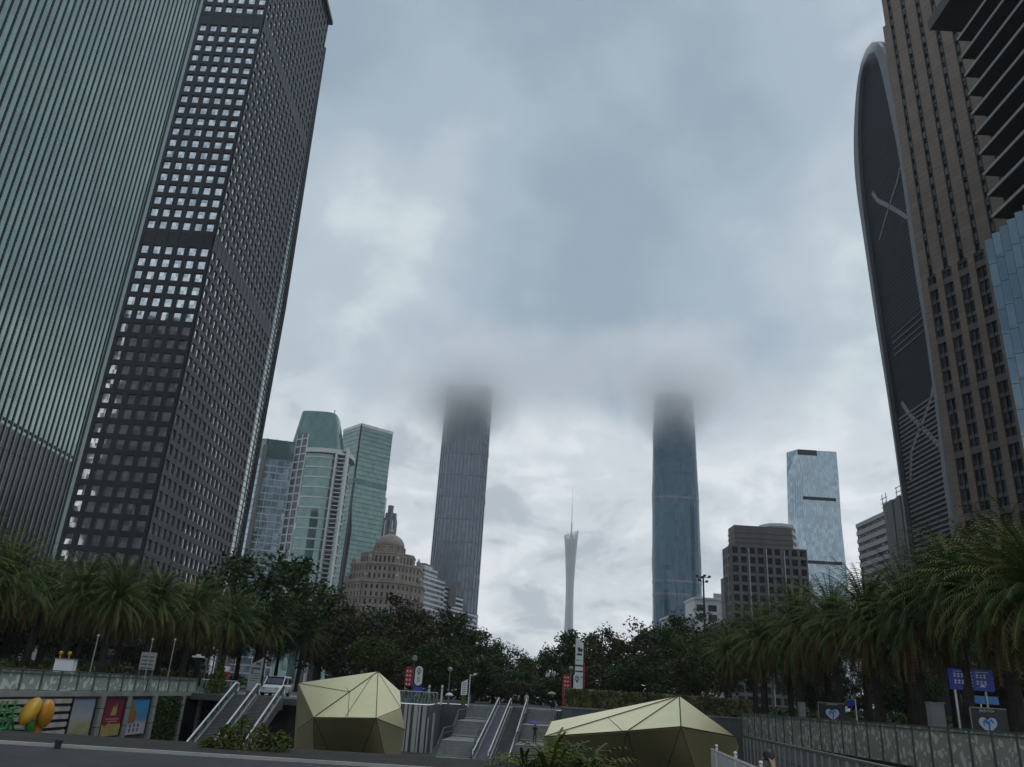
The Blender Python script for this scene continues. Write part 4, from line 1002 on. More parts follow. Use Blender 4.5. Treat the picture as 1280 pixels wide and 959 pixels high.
def stairs(label, o, w):
    r = thing('staircase', label, 'stairs', o, 'plaza stairs'); b = MB(); up = Vector((0, 0, 1)); ns = MB()
    prof = []; a = 0; z = 0
    for fl_ in range(3):
        for i in range(9):
            prof.append((a, z)); z += rise / 27; prof.append((a, z)); a += .36
            if i in (0, 8): ns.slab([o + fv * (a - .37) + up * (z - .02), o + fv * (a - .37) + up * (z + .02), o + fv * (a - .12) + up * (z + .02), o + fv * (a - .12) + up * (z - .02)], rv * w)
        if fl_ < 2: a += (run - 27 * .36) / 2
    prof.append((run + .6, z)); pts = [o + fv * a + up * z for a, z in prof]
    n = len(pts)
    for p, q in zip(pts, pts[1:]): b.poly([p, p + rv * w, q + rv * w, q])
    base = [o + fv * (run + .6), o]
    b.poly(pts + base); b.poly([p + rv * w for p in reversed(pts + base)])
    b.build('flight', K['step'], r); ns.build('nosing', K['white_clad'], r)
    for l in (.08, w - .08):
        b = MB()
        for fl_ in range(2): pass
        hp = [o + fv * aa + rv * l + up * (zz + 1.0) for aa, zz in ((0, .1), (3.2, 1.43), (9.4, 1.43), (12.6, 2.87), (18.8, 2.87), (22, 4.3))]
        b.tube(hp, .045, 6); b.tube([p - up * .45 for p in hp], .03, 6)
        for p, q in zip(hp, hp[1:]):
            for k in range(4): c_ = p.lerp(q, k / 4); b.tube([c_ - up * 1.0, c_], .03, 5)
        b.build('rail', K['rail_green'], r)
    return r
stairs('wide grey stone staircase between the slatted wall and the escalators', SO, 3.3)
stairs('grey stone staircase between the escalators and the hedge wall', SO + rv * 6.75, 3.4)

# golden folded pavilions
def pavilion(label, V, tops, lows, backs, seams, loc):
    r = thing('folded_pavilion', label, 'pavilion', loc, 'folded golden metal pavilions')
    for tri_ in tops:
        q = [V[k] for k in tri_]; n = (q[1] - q[0]).cross(q[2] - q[0]).normalized(); n = n if n.y < 0 else -n
        b = MB(); b.slab(q, -n * .05); b.build('roof_panel', K['gold'], r)
    for tri_ in lows:
        q = [V[k] for k in tri_]; n = (q[1] - q[0]).cross(q[2] - q[0]).normalized(); n = n if n.y < 0 else -n
        b = MB(); b.slab(q, -n * .05); b.build('wall_panel', K['gold_dark'], r)
    b = MB()
    for tri_ in backs: b.poly([V[k] for k in tri_])
    b.build('rear_shell', K['gold_dark'], r)
    b = MB()
    for e in seams:
        a, c_ = (V[k] if isinstance(k, str) else k for k in e[:2]); n = Vector((0, -1, .3)).normalized() * .012
        b.tube([a + n, c_ + n], e[2] if len(e) > 2 else .015, 5)
    b.build('seam', K['seam'], r); return r
V = {k: P(*p) for k, p in dict(A=(372.5, 854, 50), B=(472.5, 839.5, 51), D=(392, 897, 44.8), E=(470, 898, 44.5), C=(500, 864, 55.5), C2=(501, 885, 50.5), F=(506, 912, 50)).items()}
def down(px, Y, z): return Vector((ts(px, 940)[0] * Y, Y, z))
V.update(G=down(497, 51.2, FZ), H=down(399, 50.6, FZ), Kk=down(440, 50.6, FZ), A0=down(370, 52, FZ), J=P(372, 912, 50.3), Bk=Vector((-8, 57, FZ)), Ck=Vector((-11.5, 56.5, FZ)))
Mid = P(424.5, 874, 48.6); m2 = V['D'].lerp(V['B'], .52); m1 = P(422, 848, 50.5)
pavilion('tall faceted golden pavilion standing before the slatted wall', V, ['ADB', 'DEB', ('B', 'C', 'C2')],
 [('A', 'J', 'D'), ('J', 'H', 'D'), ('J', 'A0', 'H'), ('D', 'H', 'Kk'), ('D', 'Kk', 'E'), ('E', 'Kk', 'G'), ('E', 'G', 'F'), ('E', 'F', 'C2'), ('E', 'C2', 'B')],
 [('A', 'B', 'Ck'), ('B', 'C', 'Bk'), ('B', 'Bk', 'Ck'), ('A', 'Ck', 'A0'), ('A', 'A0', 'J'), ('C', 'C2', 'Bk'), ('C2', 'F', 'Bk'), ('F', 'G', 'Bk')],
 [('D', 'B', .03), ('D', 'E', .03), ('A', 'D'), ('E', 'B', .025), ('A', m2), ('B', 'C2'), ('E', 'C2'), ('E', 'F', .02), (m1, m2), (m2, V['D'].lerp(V['E'], .55)), (V['B'].lerp(V['D'], .1), V['D'].lerp(V['E'], .5)), ('D', 'H'), ('E', 'Kk'), ('D', 'Kk'), ('E', 'G'), ('D', 'J')], (-8.5, 50, FZ))
V = {k: P(*p) for k, p in dict(T=(849, 870, 45.5), L=(689, 902, 47), L2=(680, 921, 42.6), Md=(784, 914, 40.2), E=(851, 908.5, 39.7), Rr=(919, 921, 44.5), R2=(922.5, 931, 45)).items()}
V.update(La=down(690, 47.5, FZ), Mb=down(760, 46.5, FZ), Eb=down(812, 46.2, FZ), Rb=down(888, 46.6, FZ), Rc=down(915, 46, FZ), Bk=Vector((9, 53, FZ)), Bl=Vector((4, 52, FZ)))
pavilion('wide low faceted golden pavilion with its peak near the hedge wall', V, [('L', 'L2', 'T'), ('L2', 'Md', 'T'), ('Md', 'E', 'T'), ('E', 'Rr', 'T')],
 [('L2', 'La', 'Mb'), ('L2', 'Mb', 'Md'), ('Md', 'Mb', 'Eb'), ('Md', 'Eb', 'E'), ('E', 'Eb', 'Rb'), ('E', 'Rb', 'Rr'), ('Rr', 'Rb', 'R2'), ('R2', 'Rb', 'Rc')],
 [('L', 'T', 'Bl'), ('T', 'Rr', 'Bk'), ('T', 'Bk', 'Bl'), ('L', 'Bl', 'La'), ('L', 'La', 'L2'), ('Rr', 'R2', 'Bk'), ('R2', 'Rc', 'Bk')],
 [('L2', 'T', .035), ('Md', 'T', .03), ('E', 'T', .035), ('L2', 'Md', .03), ('Md', 'E', .03), ('E', 'Rr', .03), (V['L2'].lerp(V['T'], .45), V['L2'].lerp(V['Md'], .95)), ('L', 'L2'), ('Md', 'Eb'), ('E', 'Eb'), ('E', 'Rb'), ('Md', 'Mb')], (7.5, 44, FZ))

# posters on the retaining wall
XW = -24.93
def wq(px, py, x=XW): return PX(px, py, x)
def poster(label, pa, pb, mat_):
    a, c_ = wq(*pa), wq(*pb); r = thing('poster', label, 'poster', (XW + .1, (a.y + c_.y) / 2, a.z - 2.3), 'posters on the plaza wall')
    zt = (a.z + c_.z) / 2; b = MB(); b.box(XW + .05, XW + .10, a.y, c_.y, zt - 2.3, zt); pr_ = b.build('print', mat_, r)
    b = MB()
    for y in (a.y, c_.y): b.box(XW + .04, XW + .15, y - .07, y + .07, zt - 2.3, zt + .06)
    b.box(XW + .04, XW + .15, a.y + .07, c_.y - .07, zt + .003, zt + .12); b.build('frame', K['board'], r); return pr_, a.y, c_.y, zt
def blob(b, y, z, ry, rz, x, n=14, jag=0, seed=0):
    rs = random.Random(seed); b.slab([(x, y + ry * math.cos(2 * math.pi * i / n) * (1 - jag * rs.random()), z + rz * math.sin(2 * math.pi * i / n) * (1 - jag * rs.random())) for i in range(n)], (.012, 0, 0))
r, ya, yb, zt = poster('pale landscape poster with hazy hills, nearest the yellow sculpture', (90, 872), (119, 874), K['post_land'])
xp = XW + .105; b = MB(); blob(b, (ya + yb) / 2 + .3, zt - 1.75, .9, .5, xp, 18, .4, 3); b.build('hill_print', M('pale_olive_print', (.30, .32, .16), .6), r)
b = MB(); blob(b, ya + .9, zt - 2.1, .6, .16, xp, 12, .4, 5); b.build('earth_print', M('dusty_red_print', (.24, .13, .11), .6), r)
r, ya, yb, zt = poster('dark red poster with a yellow emblem, between the landscape poster and the blue one', (131, 872), (156, 873), K['post_red'])
ym = (ya + yb) / 2; b = MB(); b.slab([(xp, ym - .4, zt - 1.05), (xp, ym + .4, zt - 1.05), (xp, ym + .45, zt - .7), (xp, ym + .25, zt - .3), (xp, ym + .15, zt - .7), (xp, ym - .1, zt - .45), (xp, ym - .3, zt - .8)], (.012, 0, 0)); b.build('emblem_print', M('gold_print', (.42, .34, .10), .5), r)
b = MB()
for i, wd in enumerate((.95, .7)): b.box(xp, xp + .012, ym - wd, ym + wd, zt - 1.32 - i * .15, zt - 1.24 - i * .15)
b.build('text_print', M('pink_print', (.42, .22, .26), .5), r)
b = MB()
for i in range(9): blob(b, ya + .25 + (yb - ya - .5) * i / 8, zt - 1.85 - .25 * (i % 2), .26, .26, xp, 10, .3, i)
b.build('flower_print', M('straw_print', (.36, .29, .10), .6), r)
r, ya, yb, zt = poster('sky-blue poster with a brown and white pattern, nearest the creeper panels', (160, 873), (187, 874), K['post_blue'])
ym = (ya + yb) / 2; b = MB(); b.slab([(xp, ya + .4, zt - 1.5), (xp, ya + 1.6, zt - 1.55), (xp, ya + 1.75, zt - 1.0), (xp, ya + 1.3, zt - .7), (xp, ya + 1.0, zt - .45), (xp, ya + .95, zt - .1), (xp, ya + .5, zt - .1), (xp, ya + .55, zt - .7)], (.012, 0, 0)); b.build('brown_print', M('brown_print', (.28, .15, .05), .6), r)
b = MB()
for i in range(8): blob(b, ya + .4 + (i % 4) * .65, zt - 1.72 - .3 * (i // 4), .13, .14, xp + .002, 8, .3, i + 20)
b.build('spot_print', M('violet_spot_print', (.06, .05, .10), .6), r)
# creeper panels and dark doorway
for i, (pa, pb, lab) in enumerate([((194, 874), (225, 876), 'green creeper panel on the plaza wall beside the blue poster'), ((249, 878), (275, 880), 'green creeper panel on the plaza wall beside the side escalators')]):
    a, c_ = wq(*pa), wq(*pb); r = thing('creeper_panel', lab, 'climbing plant', (-24.9, (a.y + c_.y) / 2, FZ)); rs = random.Random(i); b = MB()
    for k in range(1500):
        p = Vector((-24.9 + rs.uniform(0, .22), rs.uniform(a.y, c_.y), rs.uniform(FZ, -.3))); q = Vector((rs.gauss(.5, .5), rs.gauss(0, 1), rs.gauss(0, 1))).normalized(); d = q.cross(Vector((rs.gauss(0, 1), rs.gauss(0, 1), rs.gauss(0, 1)))).normalized(); l = rs.uniform(.1, .26)
        b.poly([p - q * l * .5, p + d * l * .35, p + q * l * .5, p - d * l * .35])
    b.build('foliage', K['ivy'], r); b = MB(); b.box(-24.95, -24.88, a.y, c_.y, FZ, -.3); b.build('trellis', K['leaf_a'], r)
a, c_ = wq(227, 876), wq(248, 878); r = thing('doorway', 'black doorway in the plaza wall between two creeper panels', 'door', (-24.9, (a.y + c_.y) / 2, FZ))
b = MB(); b.box(-24.945, -24.90, a.y + .15, c_.y - .15, FZ, -.45); b.build('leaf', K['black'], r); b = MB(); b.box(-24.945, -24.85, a.y, a.y + .15, FZ, -.3); b.box(-24.945, -24.85, c_.y - .15, c_.y, FZ, -.3); b.build('frame', K['wood'], r)
# slatted screen, yellow sculpture and green sign
a, c_ = wq(-30, 872), wq(88, 872); r = thing('slatted_screen', 'grey screen of horizontal slats behind the yellow sculpture', 'screen', (-24.9, 45, FZ)); b = MB()
for i in range(8): b.box(-24.93, -24.78, a.y, c_.y, -.62 - i * .42, -.38 - i * .42)
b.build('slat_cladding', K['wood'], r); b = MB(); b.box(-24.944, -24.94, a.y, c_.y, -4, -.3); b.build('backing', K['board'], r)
r = thing('flower_sculpture', 'amber yellow sculpture of two fat petals before the slatted screen', 'sculpture', (-23.6, 46, FZ))
def petal(b, c, ry, rz, rx, tilt, n=16):
    c = Vector(c); rot = Matrix.Rotation(tilt, 3, 'X'); base = len(b.v); k = 9
    for i in range(k):
        th = math.pi * (i + .001) / (k - 1 + .002)
        for j in range(n):
            p_ = 2 * math.pi * j / n; v = Vector((rx * math.sin(th) * math.cos(p_), ry * math.sin(th) * math.sin(p_), rz * math.cos(th))); b.v.append(c + rot @ v)
    for i in range(k - 1):
        for j in range(n):
            q = (j + 1) % n; b.f.append((base + i * n + j, base + i * n + q, base + (i + 1) * n + q, base + (i + 1) * n + j)); b.m.append(0)
xs = -23.6
c1 = PX(38, 889, xs); b = MB(); petal(b, c1, .40, .82, .4, R(-42)); b.build('petal', K['yellow'], r, True)
c1 = PX(57, 892, xs + .3); b = MB(); petal(b, c1, .56, .70, .35, R(0)); b.build('petal', K['orange'], r, True)
b = MB(); c1 = PX(46, 905, xs); b.tube([(xs, c1.y, FZ), (xs + .05, c1.y + .1, c1.z - .3), (xs, c1.y, c1.z + .3)], [.25, .22, .15], 10); b.build('stalk', K['orange'], r, True)
b = MB(); c1 = PX(37, 907, xs); petal(b, c1, .3, .42, .2, R(20)); b.build('leaf', K['leafpaint'], r, True)
r = thing('letter_sign', 'green cut-out letter sign on the slatted screen beside the yellow sculpture', 'sign', (-24.6, 42, -2.5))
def stroke(b, x, a_, c_, wdt=.06): b.tube([(x, *a_), (x, *c_)], wdt, 6)
for gi, (px, strokes) in enumerate([(2, ((0, .5, .9, .5), (.25, .95, .1, -.4), (.65, .95, .7, -.3), (.1, -.4, .95, -.35), (.2, .1, .8, .1))), (15, ((.0, .6, .9, .65), (.45, 1.0, .45, -.4), (.1, .2, .85, .25), (.45, .2, .05, -.4), (.45, .2, .9, -.4)))]):
    p = PX(px, 895, -24.6); b = MB()
    for s in strokes: stroke(b, -24.6, (p.y - .45 + s[0], p.z - .25 + s[1]), (p.y - .45 + s[2], p.z - .25 + s[3]))
    b.build('letter', K['leafpaint'], r)
b = MB(); p = PX(2, 895, -24.6); b.box(-24.76, -24.66, p.y - .7, p.y + 2.2, p.z - .72, p.z - .66); b.build('rail', K['leafpaint'], r)

# white poles, lamps, signs
def pole_thing(name, label, cat, base, top, rad_, mat_, head=None, group=None):
    r = thing(name, label, cat, base, group); b = MB(); b.tube([base, top], rad_, 8); b.build('pole', mat_, r)
    if head: head(r, Vector(top))
    return r
def cap(r, p): b = MB(); b.lathe(p, [(.07, -.05), (.09, .0), (.09, .06), (.02, .1)], 8); b.build('finial', K['steel'], r)
for i, (pa, Y, lab) in enumerate([((123, 795), 56, 'thin white pole behind the swirled balustrade, nearest the photo edge'), ((191, 800), 60, 'thin white pole crossing the grey notice panel behind the balustrade'), ((219, 800), 63, 'thin white pole behind the balustrade, nearest the cone topiary')]):
    p = P(*pa, Y); pole_thing('flag_pole', lab, 'pole', (p.x, Y, 0), (p.x, Y, p.z),   .04, K['greyboard'], cap, 'white poles behind the balustrade')
def panel(name, label, cat, pa, pb, Y, mat_, th=.1, legs=True, group=None, zb=None):
    a, c_ = P(*pa, Y), P(*pb, Y); r = thing(name, label, cat, ((a.x + c_.x) / 2, Y, 0), group)
    b = MB(); b.box(a.x, c_.x, Y - th / 2, Y + th / 2, c_.z if zb is None else zb, a.z); b.build('panel', mat_, r)
    if legs:
        for x in (a.x + .08, c_.x - .08): b = MB(); b.box(x - .03, x + .03, Y - .03, Y + .03, 0, (c_.z if zb is None else zb) - .003); b.build('leg', K['rail_green'], r)
    return r, a, c_
r, a, c_ = panel('utility_box', 'pale grey box standing behind the swirled balustrade near the photo edge', 'box', (72, 824), (89, 850), 52, K['white'], .5, False, zb=0)
b = MB(); b.box(a.x - .04, c_.x + .04, 51.7, 52.3, a.z + .003, a.z + .06); b.build('lid', K['conc'], r)
for dx in (.12, .66): b = MB(); b.lathe((a.x + dx, 52, a.z + .06), [(.04, 0), (.04, .22), (.11, .25), (.12, .36), (.04, .42)], 10); b.build('lamp_head', K['yellow'], r)
r, a, c_ = panel('notice_sign', 'grey notice panel on legs behind the balustrade and the thin white pole', 'sign', (178, 815), (192, 838), 61, K['greyboard'], .12, True)
b = MB()
for i in range(4): b.box(a.x + .12, c_.x - .14, 60.91, 60.93, a.z - .35 - i * .26, a.z - .25 - i * .26)
b.build('print', K['conc_dark'], r)
r = thing('street_lamp', 'street lamp with a pale flat head glinting under the palms', 'street lamp', (0, 0, 0)); p = P(248, 822, 82); r.location = (p.x, 82, 0)
b = MB(); b.tube([(p.x + .9, 82, 0), (p.x + .9, 82, p.z - .1), (p.x + .5, 82, p.z)], .06, 6); b.build('pole', K['rail_green'], r); b = MB(); b.box(p.x - .55, p.x + .55, 81.8, 82.2, p.z, p.z + .14); b.box(p.x - .2, p.x + .2, 81.85, 82.1, p.z + .143, p.z + .3); b.build('lamp_head', K['white'], r)
r, a, c_ = panel('notice_sign', 'small red and white notice standing beside the cone topiary', 'sign', (280, 832), (286, 848), 76, K['red'], .06, True)
b = MB(); b.box(a.x + .03, c_.x - .03, 75.95, 75.965, a.z - .5, a.z - .05); b.build('print', K['white'], r)
# slant-topped notice board by the side escalators
Y = 73.5; q = [P(*p, Y) for p in ((313, 831), (330, 822), (326, 853), (310, 853))]; r = thing('notice_board', 'pale slant-topped notice board beside the white van at the head of the side escalators', 'sign', (q[3].x, Y, 0))
q[3].x = q[0].x; q[2].x = q[1].x; q[2].z = q[3].z = .35
b = MB(); b.slab(q, (0, .12, 0)); b.build('panel', K['greyboard'], r); b = MB(); w_ = q[1].x - q[0].x; zt = q[0].z
for i, (z, h, l0, l1) in enumerate(((zt + .02, .22, .45, .85), (zt - .36, .16, .12, .88), (zt - .75, .3, .2, .32), (zt - .7, .05, .4, .85), (zt - .9, .05, .4, .85), (zt - 1.1, .05, .2, .85), (zt - 1.3, .05, .2, .7))): b.box(q[0].x + w_ * l0, q[0].x + w_ * l1, Y - .02, Y - .004, z, z + h)
b.build('print', K['ink'], r); b = MB(); b.box(q[0].x, q[1].x, Y + .02, Y + .1, -.01, .347); b.build('base', K['conc_dark'], r)
# van
vx = P(347, 850, 79).x; VY = 79.0
r = thing('parked_van', 'white van parked at the head of the side escalators, only its cab showing', 'van', (vx, VY, 0))
def lofty(b, secs):       # secs: (y, [(x,z)...])
    base = len(b.v); n = len(secs[0][1])
    for y, pr in secs: b.v += [Vector((vx + x, VY + y, z)) for x, z in pr]
    for i in range(len(secs) - 1):
        for j in range(n):
            q = (j + 1) % n; b.f.append((base + i * n + j, base + i * n + q, base + (i + 1) * n + q, base + (i + 1) * n + j)); b.m.append(0)
    b.f.append(tuple(base + j for j in reversed(range(n)))); b.m.append(0); b.f.append(tuple(base + (len(secs) - 1) * n + j for j in range(n))); b.m.append(0)
def vprof(w_, z0, z1): return [(-w_, z0 + .1), (-w_ + .08, z0), (w_ - .08, z0), (w_, z0 + .1), (w_, z1 - .15), (w_ - .15, z1), (-w_ + .15, z1), (-w_, z1 - .15)]
b = MB(); lofty(b, [(-2.1, vprof(.85, .3, .75)), (-1.9, vprof(.9, .25, .85)), (-1.2, vprof(.92, .25, .98)), (2.0, vprof(.92, .25, 1.0)), (2.2, vprof(.88, .35, .95))]); b.build('body', K['car_white'], r)
b = MB(); lofty(b, [(-1.25, vprof(.86, .95, 1.06)), (-.55, vprof(.80, .95, 1.62)), (2.0, vprof(.80, .95, 1.62)), (2.15, vprof(.78, .95, 1.5))]); b.build('cabin_glass', K['dark_glass'], r)
b = MB(); lofty(b, [(-.62, vprof(.82, 1.56, 1.70)), (2.1, vprof(.82, 1.56, 1.72))])
for sx_ in (-1, 1):
    b.tube([(vx + sx_ * .86, VY - 1.25, .98), (vx + sx_ * .81, VY - .55, 1.62)], .05, 6); b.tube([(vx + sx_ * .84, VY + .6, .98), (vx + sx_ * .815, VY + .6, 1.6)], .05, 6)
b.build('roof', K['car_white'], r)
for sx_ in (-1, 1):
    for yy in (-1.35, 1.35): 
        b = MB(); b.tube([(vx + sx_ * .72, VY + yy, .32), (vx + sx_ * .94, VY + yy, .32)], .32, 16); wh_ = b.build('wheel', K['tyre'], r); b = MB(); b.tube([(vx + sx_ * .9, VY + yy, .32), (vx + sx_ * .955, VY + yy, .32)], .19, 12); b.build('rim', K['silver'], wh_)
    b = MB(); b.box(vx + sx_ * .6 - .16, vx + sx_ * .6 + .16, VY - 2.12, VY - 2.03, .58, .74); b.build('headlight', K['silver'], r)
# lozenge banners on a lamp post
Y = 86.0
def lozenge(px, t_, bt, wpx, Y=Y):
    a, c_ = P(px, t_, Y), P(px, bt, Y); w_ = wpx / 1062 * Y / 2; h = a.z - c_.z
    return [(a.x - w_, Y, c_.z + .12 * h), (a.x - w_ * .4, Y, c_.z), (a.x + w_ * .4, Y, c_.z), (a.x + w_, Y, c_.z + .12 * h), (a.x + w_, Y, a.z - .12 * h), (a.x + w_ * .4, Y, a.z), (a.x - w_ * .4, Y, a.z), (a.x - w_, Y, a.z - .12 * h)], a, c_, w_
p = P(518.5, 823, Y); r = thing('lamp_post', 'lamp post carrying a red and a white lozenge banner above the slatted wall', 'lamp post', (p.x, Y, 0))
b = MB(); b.tube([(p.x, Y + .05, 0), (p.x, Y + .05, p.z - .1)], .05, 8); b.build('pole', K['rail_green'], r); b = MB(); b.lathe((p.x, Y + .05, p.z - .3), [(.1, 0), (.26, .1), (.28, .45), (.2, .52), (.05, .6)], 14); b.build('lamp_head', K['conc'], r)
def glyphs(b, c, rows, cols, dx, dz, s, Y):
    for i in range(rows):
        for j in range(cols):
            x = c.x + (j - (cols - 1) / 2) * dx; z = c.z - i * dz
            b.box(x - s, x + s, Y - .012, Y - .003, z - s * .22, z + s * .22); b.box(x - s * .22, x + s * .22, Y - .018, Y - .0125, z - s, z + s)
q, a, c_, w_ = lozenge(512, 833, 858, 9); b = MB(); b.slab(q, (0, .04, 0)); bo = b.build('banner', K['red'], r); bo['label'] = 'red banner with two columns of white characters'
b = MB(); glyphs(b, Vector((a.x, 0, a.z - .45)), 4, 2, .30, .42, .11, Y); b.build('banner_print', K['white'], bo)
q, a, c_, w_ = lozenge(524.5, 833, 857, 9.5); b = MB(); b.slab(q, (0, .04, 0)); bo = b.build('banner', K['white'], r); bo['label'] = 'white banner with a round dark emblem'
b = MB(); b.tube([(a.x + .21 * math.cos(i * .5236), Y - .02, a.z - .42 + .21 * math.sin(i * .5236)) for i in range(13)], .035, 5); b.box(a.x - .06, a.x + .06, Y - .03, Y - .004, a.z - .5, a.z - .3); b.slab([(a.x - .14, Y - .02, a.z - .68), (a.x + .14, Y - .02, a.z - .68), (a.x, Y - .02, a.z - .86)], (0, .016, 0))
for i in range(4): b.box(a.x - .14, a.x + .14, Y - .02, Y - .004, a.z - 1.05 - i * .14, a.z - 1.0 - i * .14)
b.build('banner_print', K['ink'], bo)
r, a, c_ = panel('metro_sign', 'small blue board with a white letter m below the white lozenge banner', 'sign', (517, 858), (526.5, 869), 85.5, K['blue'], .08, False, zb=.1)
def mshape(b, c, s, Y, th):
    for sg in (-1, 1): b.tube([(c.x + sg * s * .5 + s * .45 * math.cos(u), Y, c.z + s * .7 * max(math.sin(u), 0) - (0 if 0 < u < 3.1 else 0)) for u in [math.pi * i / 8 for i in range(9)]], th, 6)
    for dx in (-.95, -.05, .05, .95): b.tube([(c.x + dx * s, Y, c.z), (c.x + dx * s, Y, c.z - s * .7)], th, 6)
b = MB(); mshape(b, Vector((c_.x - .39, 0, .62)), .2, 85.44, .045); b.build('letter', K['white'], r)
for i, (px, t_, bt, lab) in enumerate([(537, 857, 870, 'small white bollard behind the slatted wall balustrade, nearer the lozenge banners'), (553, 857, 869, 'thin white bollard behind the slatted wall balustrade, beside the globe lamp')]):
    p = P(px, t_, 87); r = thing('bollard', lab, 'bollard', (p.x, 87, 0), 'white bollards above the slatted wall'); b = MB(); b.lathe((p.x, 87, 0), [(.12, 0), (.1, .1), (.1, p.z - .1), (.12, p.z - .08), (.1, p.z), (.03, p.z + .04)], 12); b.build('post', K['white'], r); b = MB(); b.lathe((p.x, 87, p.z - .35), [(.106, 0), (.106, .12)], 12); b.build('reflector_band', K['greyboard'], r)
def globe(label, px, t_, Y):
    p = P(px, t_, Y); r = thing('globe_lamp', label, 'lamp post', (p.x, Y, 0), 'globe lamps'); b = MB(); b.tube([(p.x, Y, 0), (p.x, Y, p.z - .4)], .045, 8); b.build('pole', K['conc'], r)
    b = MB(); b.lathe((p.x, Y, p.z - .4), [(.08, -.05), (.2, .02), (.28, .2), (.2, .36), (.05, .42)], 14); b.build('lamp_globe', K['greyboard'], r); return r
globe('globe lamp on a thin pole rising behind the slatted wall', 563, 834, 88); globe('globe lamp beside the white pylon sign', 714, 833, 96)
# dome-topped kiosk light
p = P(562, 866, 87); r = thing('dome_light', 'low white domed ground light at the foot of the globe lamp', 'lamp', (p.x, 87, 0)); b = MB(); b.lathe((p.x, 87, 0), [(.1, 0), (.1, p.z - .3)], 10); b.build('stem', K['conc'], r); b = MB(); b.lathe((p.x, 87, p.z - .3), [(.42, 0), (.36, .15), (.2, .26), (.03, .3)], 16); b.build('lamp_shade', K['white'], r, True)
# notice board with camera pole by the stairs
Y = 84.8; q = [P(*p, Y) for p in ((577, 853), (585, 849), (585, 869), (576, 869))]; r = thing('notice_board', 'white slant-topped notice board at the stair head beside a camera pole', 'sign', (q[0].x, Y, 0)); q[3].x = q[0].x; q[2].x = q[1].x
b = MB(); b.slab(q, (0, .1, 0)); b.build('panel', K['white'], r); b = MB()
for i in range(6): b.box(q[0].x + .1, q[1].x - .12, Y - .02, Y - .004, q[3].z + .15 + i * .19, q[3].z + .22 + i * .19)
b.build('print', K['conc'], r); b = MB(); b.box(q[0].x + .1, q[1].x - .1, Y + .02, Y + .08, -.02, q[3].z - .003); b.build('leg', K['shrub'], r)
p = P(588, 843, 84.6); r = thing('camera_pole', 'thin white pole with a small camera arm at the stair head', 'pole', (p.x, 84.6, 0)); b = MB(); b.tube([(p.x, 84.6, -.02), (p.x, 84.6, p.z)], .05, 8); b.build('pole', K['white'], r); b = MB(); b.tube([(p.x, 84.6, p.z - .1), (p.x + .5, 84.6, p.z - .05)], .035, 6); b.box(p.x + .3, p.x + .62, 84.5, 84.7, p.z - .02, p.z + .13); b.build('camera_head', K['white'], r)
# pylon sign
Y = 95; a = P(720, 799, Y); c_ = P(729.5, 804, Y); r = thing('pylon_sign', 'tall white slant-topped pylon sign with dark lettering above the hedge', 'sign', (a.x, Y, 0)); x0, x1 = a.x, c_.x
b = MB(); b.slab([(x0, Y, .5), (x1, Y, .5), (x1, Y, c_.z), (x0, Y, a.z + .1)], (0, .35, 0)); b.build('panel', K['white'], r)
b = MB(); b.box(x1 + .004, x1 + .22, Y + .04, Y + .3, .5, c_.z - 2.1); b.build('red_side', K['red'], r)
b = MB(); wd = x1 - x0
for z, h, l0, l1 in ((a.z - 1.1, .22, .25, .55), (a.z - 1.35, .35, .3, .9), (a.z - 1.75, .22, .15, .85), (a.z - 2.95, .2, 0.0, 1), (a.z - 2.3, .06, .05, .7), (a.z - 3.55, .16, 0, 1), (a.z - 3.85, .06, .4, .7), (a.z - 4.1, .1, 0, 1)): b.box(x0 + wd * l0, x0 + wd * l1, Y - .015, Y - .004, z, z + h)
b.build('print', K['ink'], r); b = MB(); b.box(x0 - .1, x1 + .9, Y - .1, Y + .5, 0, .497); b.build('base', K['white'], r)
q, a2, c2, w_ = lozenge(721.5, 842, 866, 9, 94.5); b = MB(); b.slab(q, (0, .05, 0)); b.build('banner', K['white'], r)
b = MB(); b.tube([(a2.x + .24 * math.cos(i * .5236), 94.48, a2.z - .5 + .24 * math.sin(i * .5236)) for i in range(13)], .04, 5); b.box(a2.x - .07, a2.x + .07, 94.47, 94.494, a2.z - .6, a2.z - .4); b.slab([(a2.x - .15, 94.48, a2.z - .78), (a2.x + .15, 94.48, a2.z - .78), (a2.x, 94.48, a2.z - 1.0)], (0, .014, 0)); b.build('emblem', K['ink'], r)
Y = 94; a, c_ = P(703.5, 843, Y), P(712.5, 868, Y); r = thing('banner_stand', 'red banner stand with two columns of white characters beside the pylon sign', 'banner', (a.x, Y, 0)); b = MB(); b.box(a.x, c_.x, Y - .03, Y + .03, .3, a.z); b.build('banner', K['red'], r)
b = MB(); glyphs(b, Vector(((a.x + c_.x) / 2, 0, a.z - .3)), 4, 2, .32, .42, .11, Y - .03); b.build('banner_print', K['white'], r); b = MB(); b.box(a.x - .05, c_.x + .05, Y - .2, Y + .2, 0, .297); b.build('base', K['conc'], r)
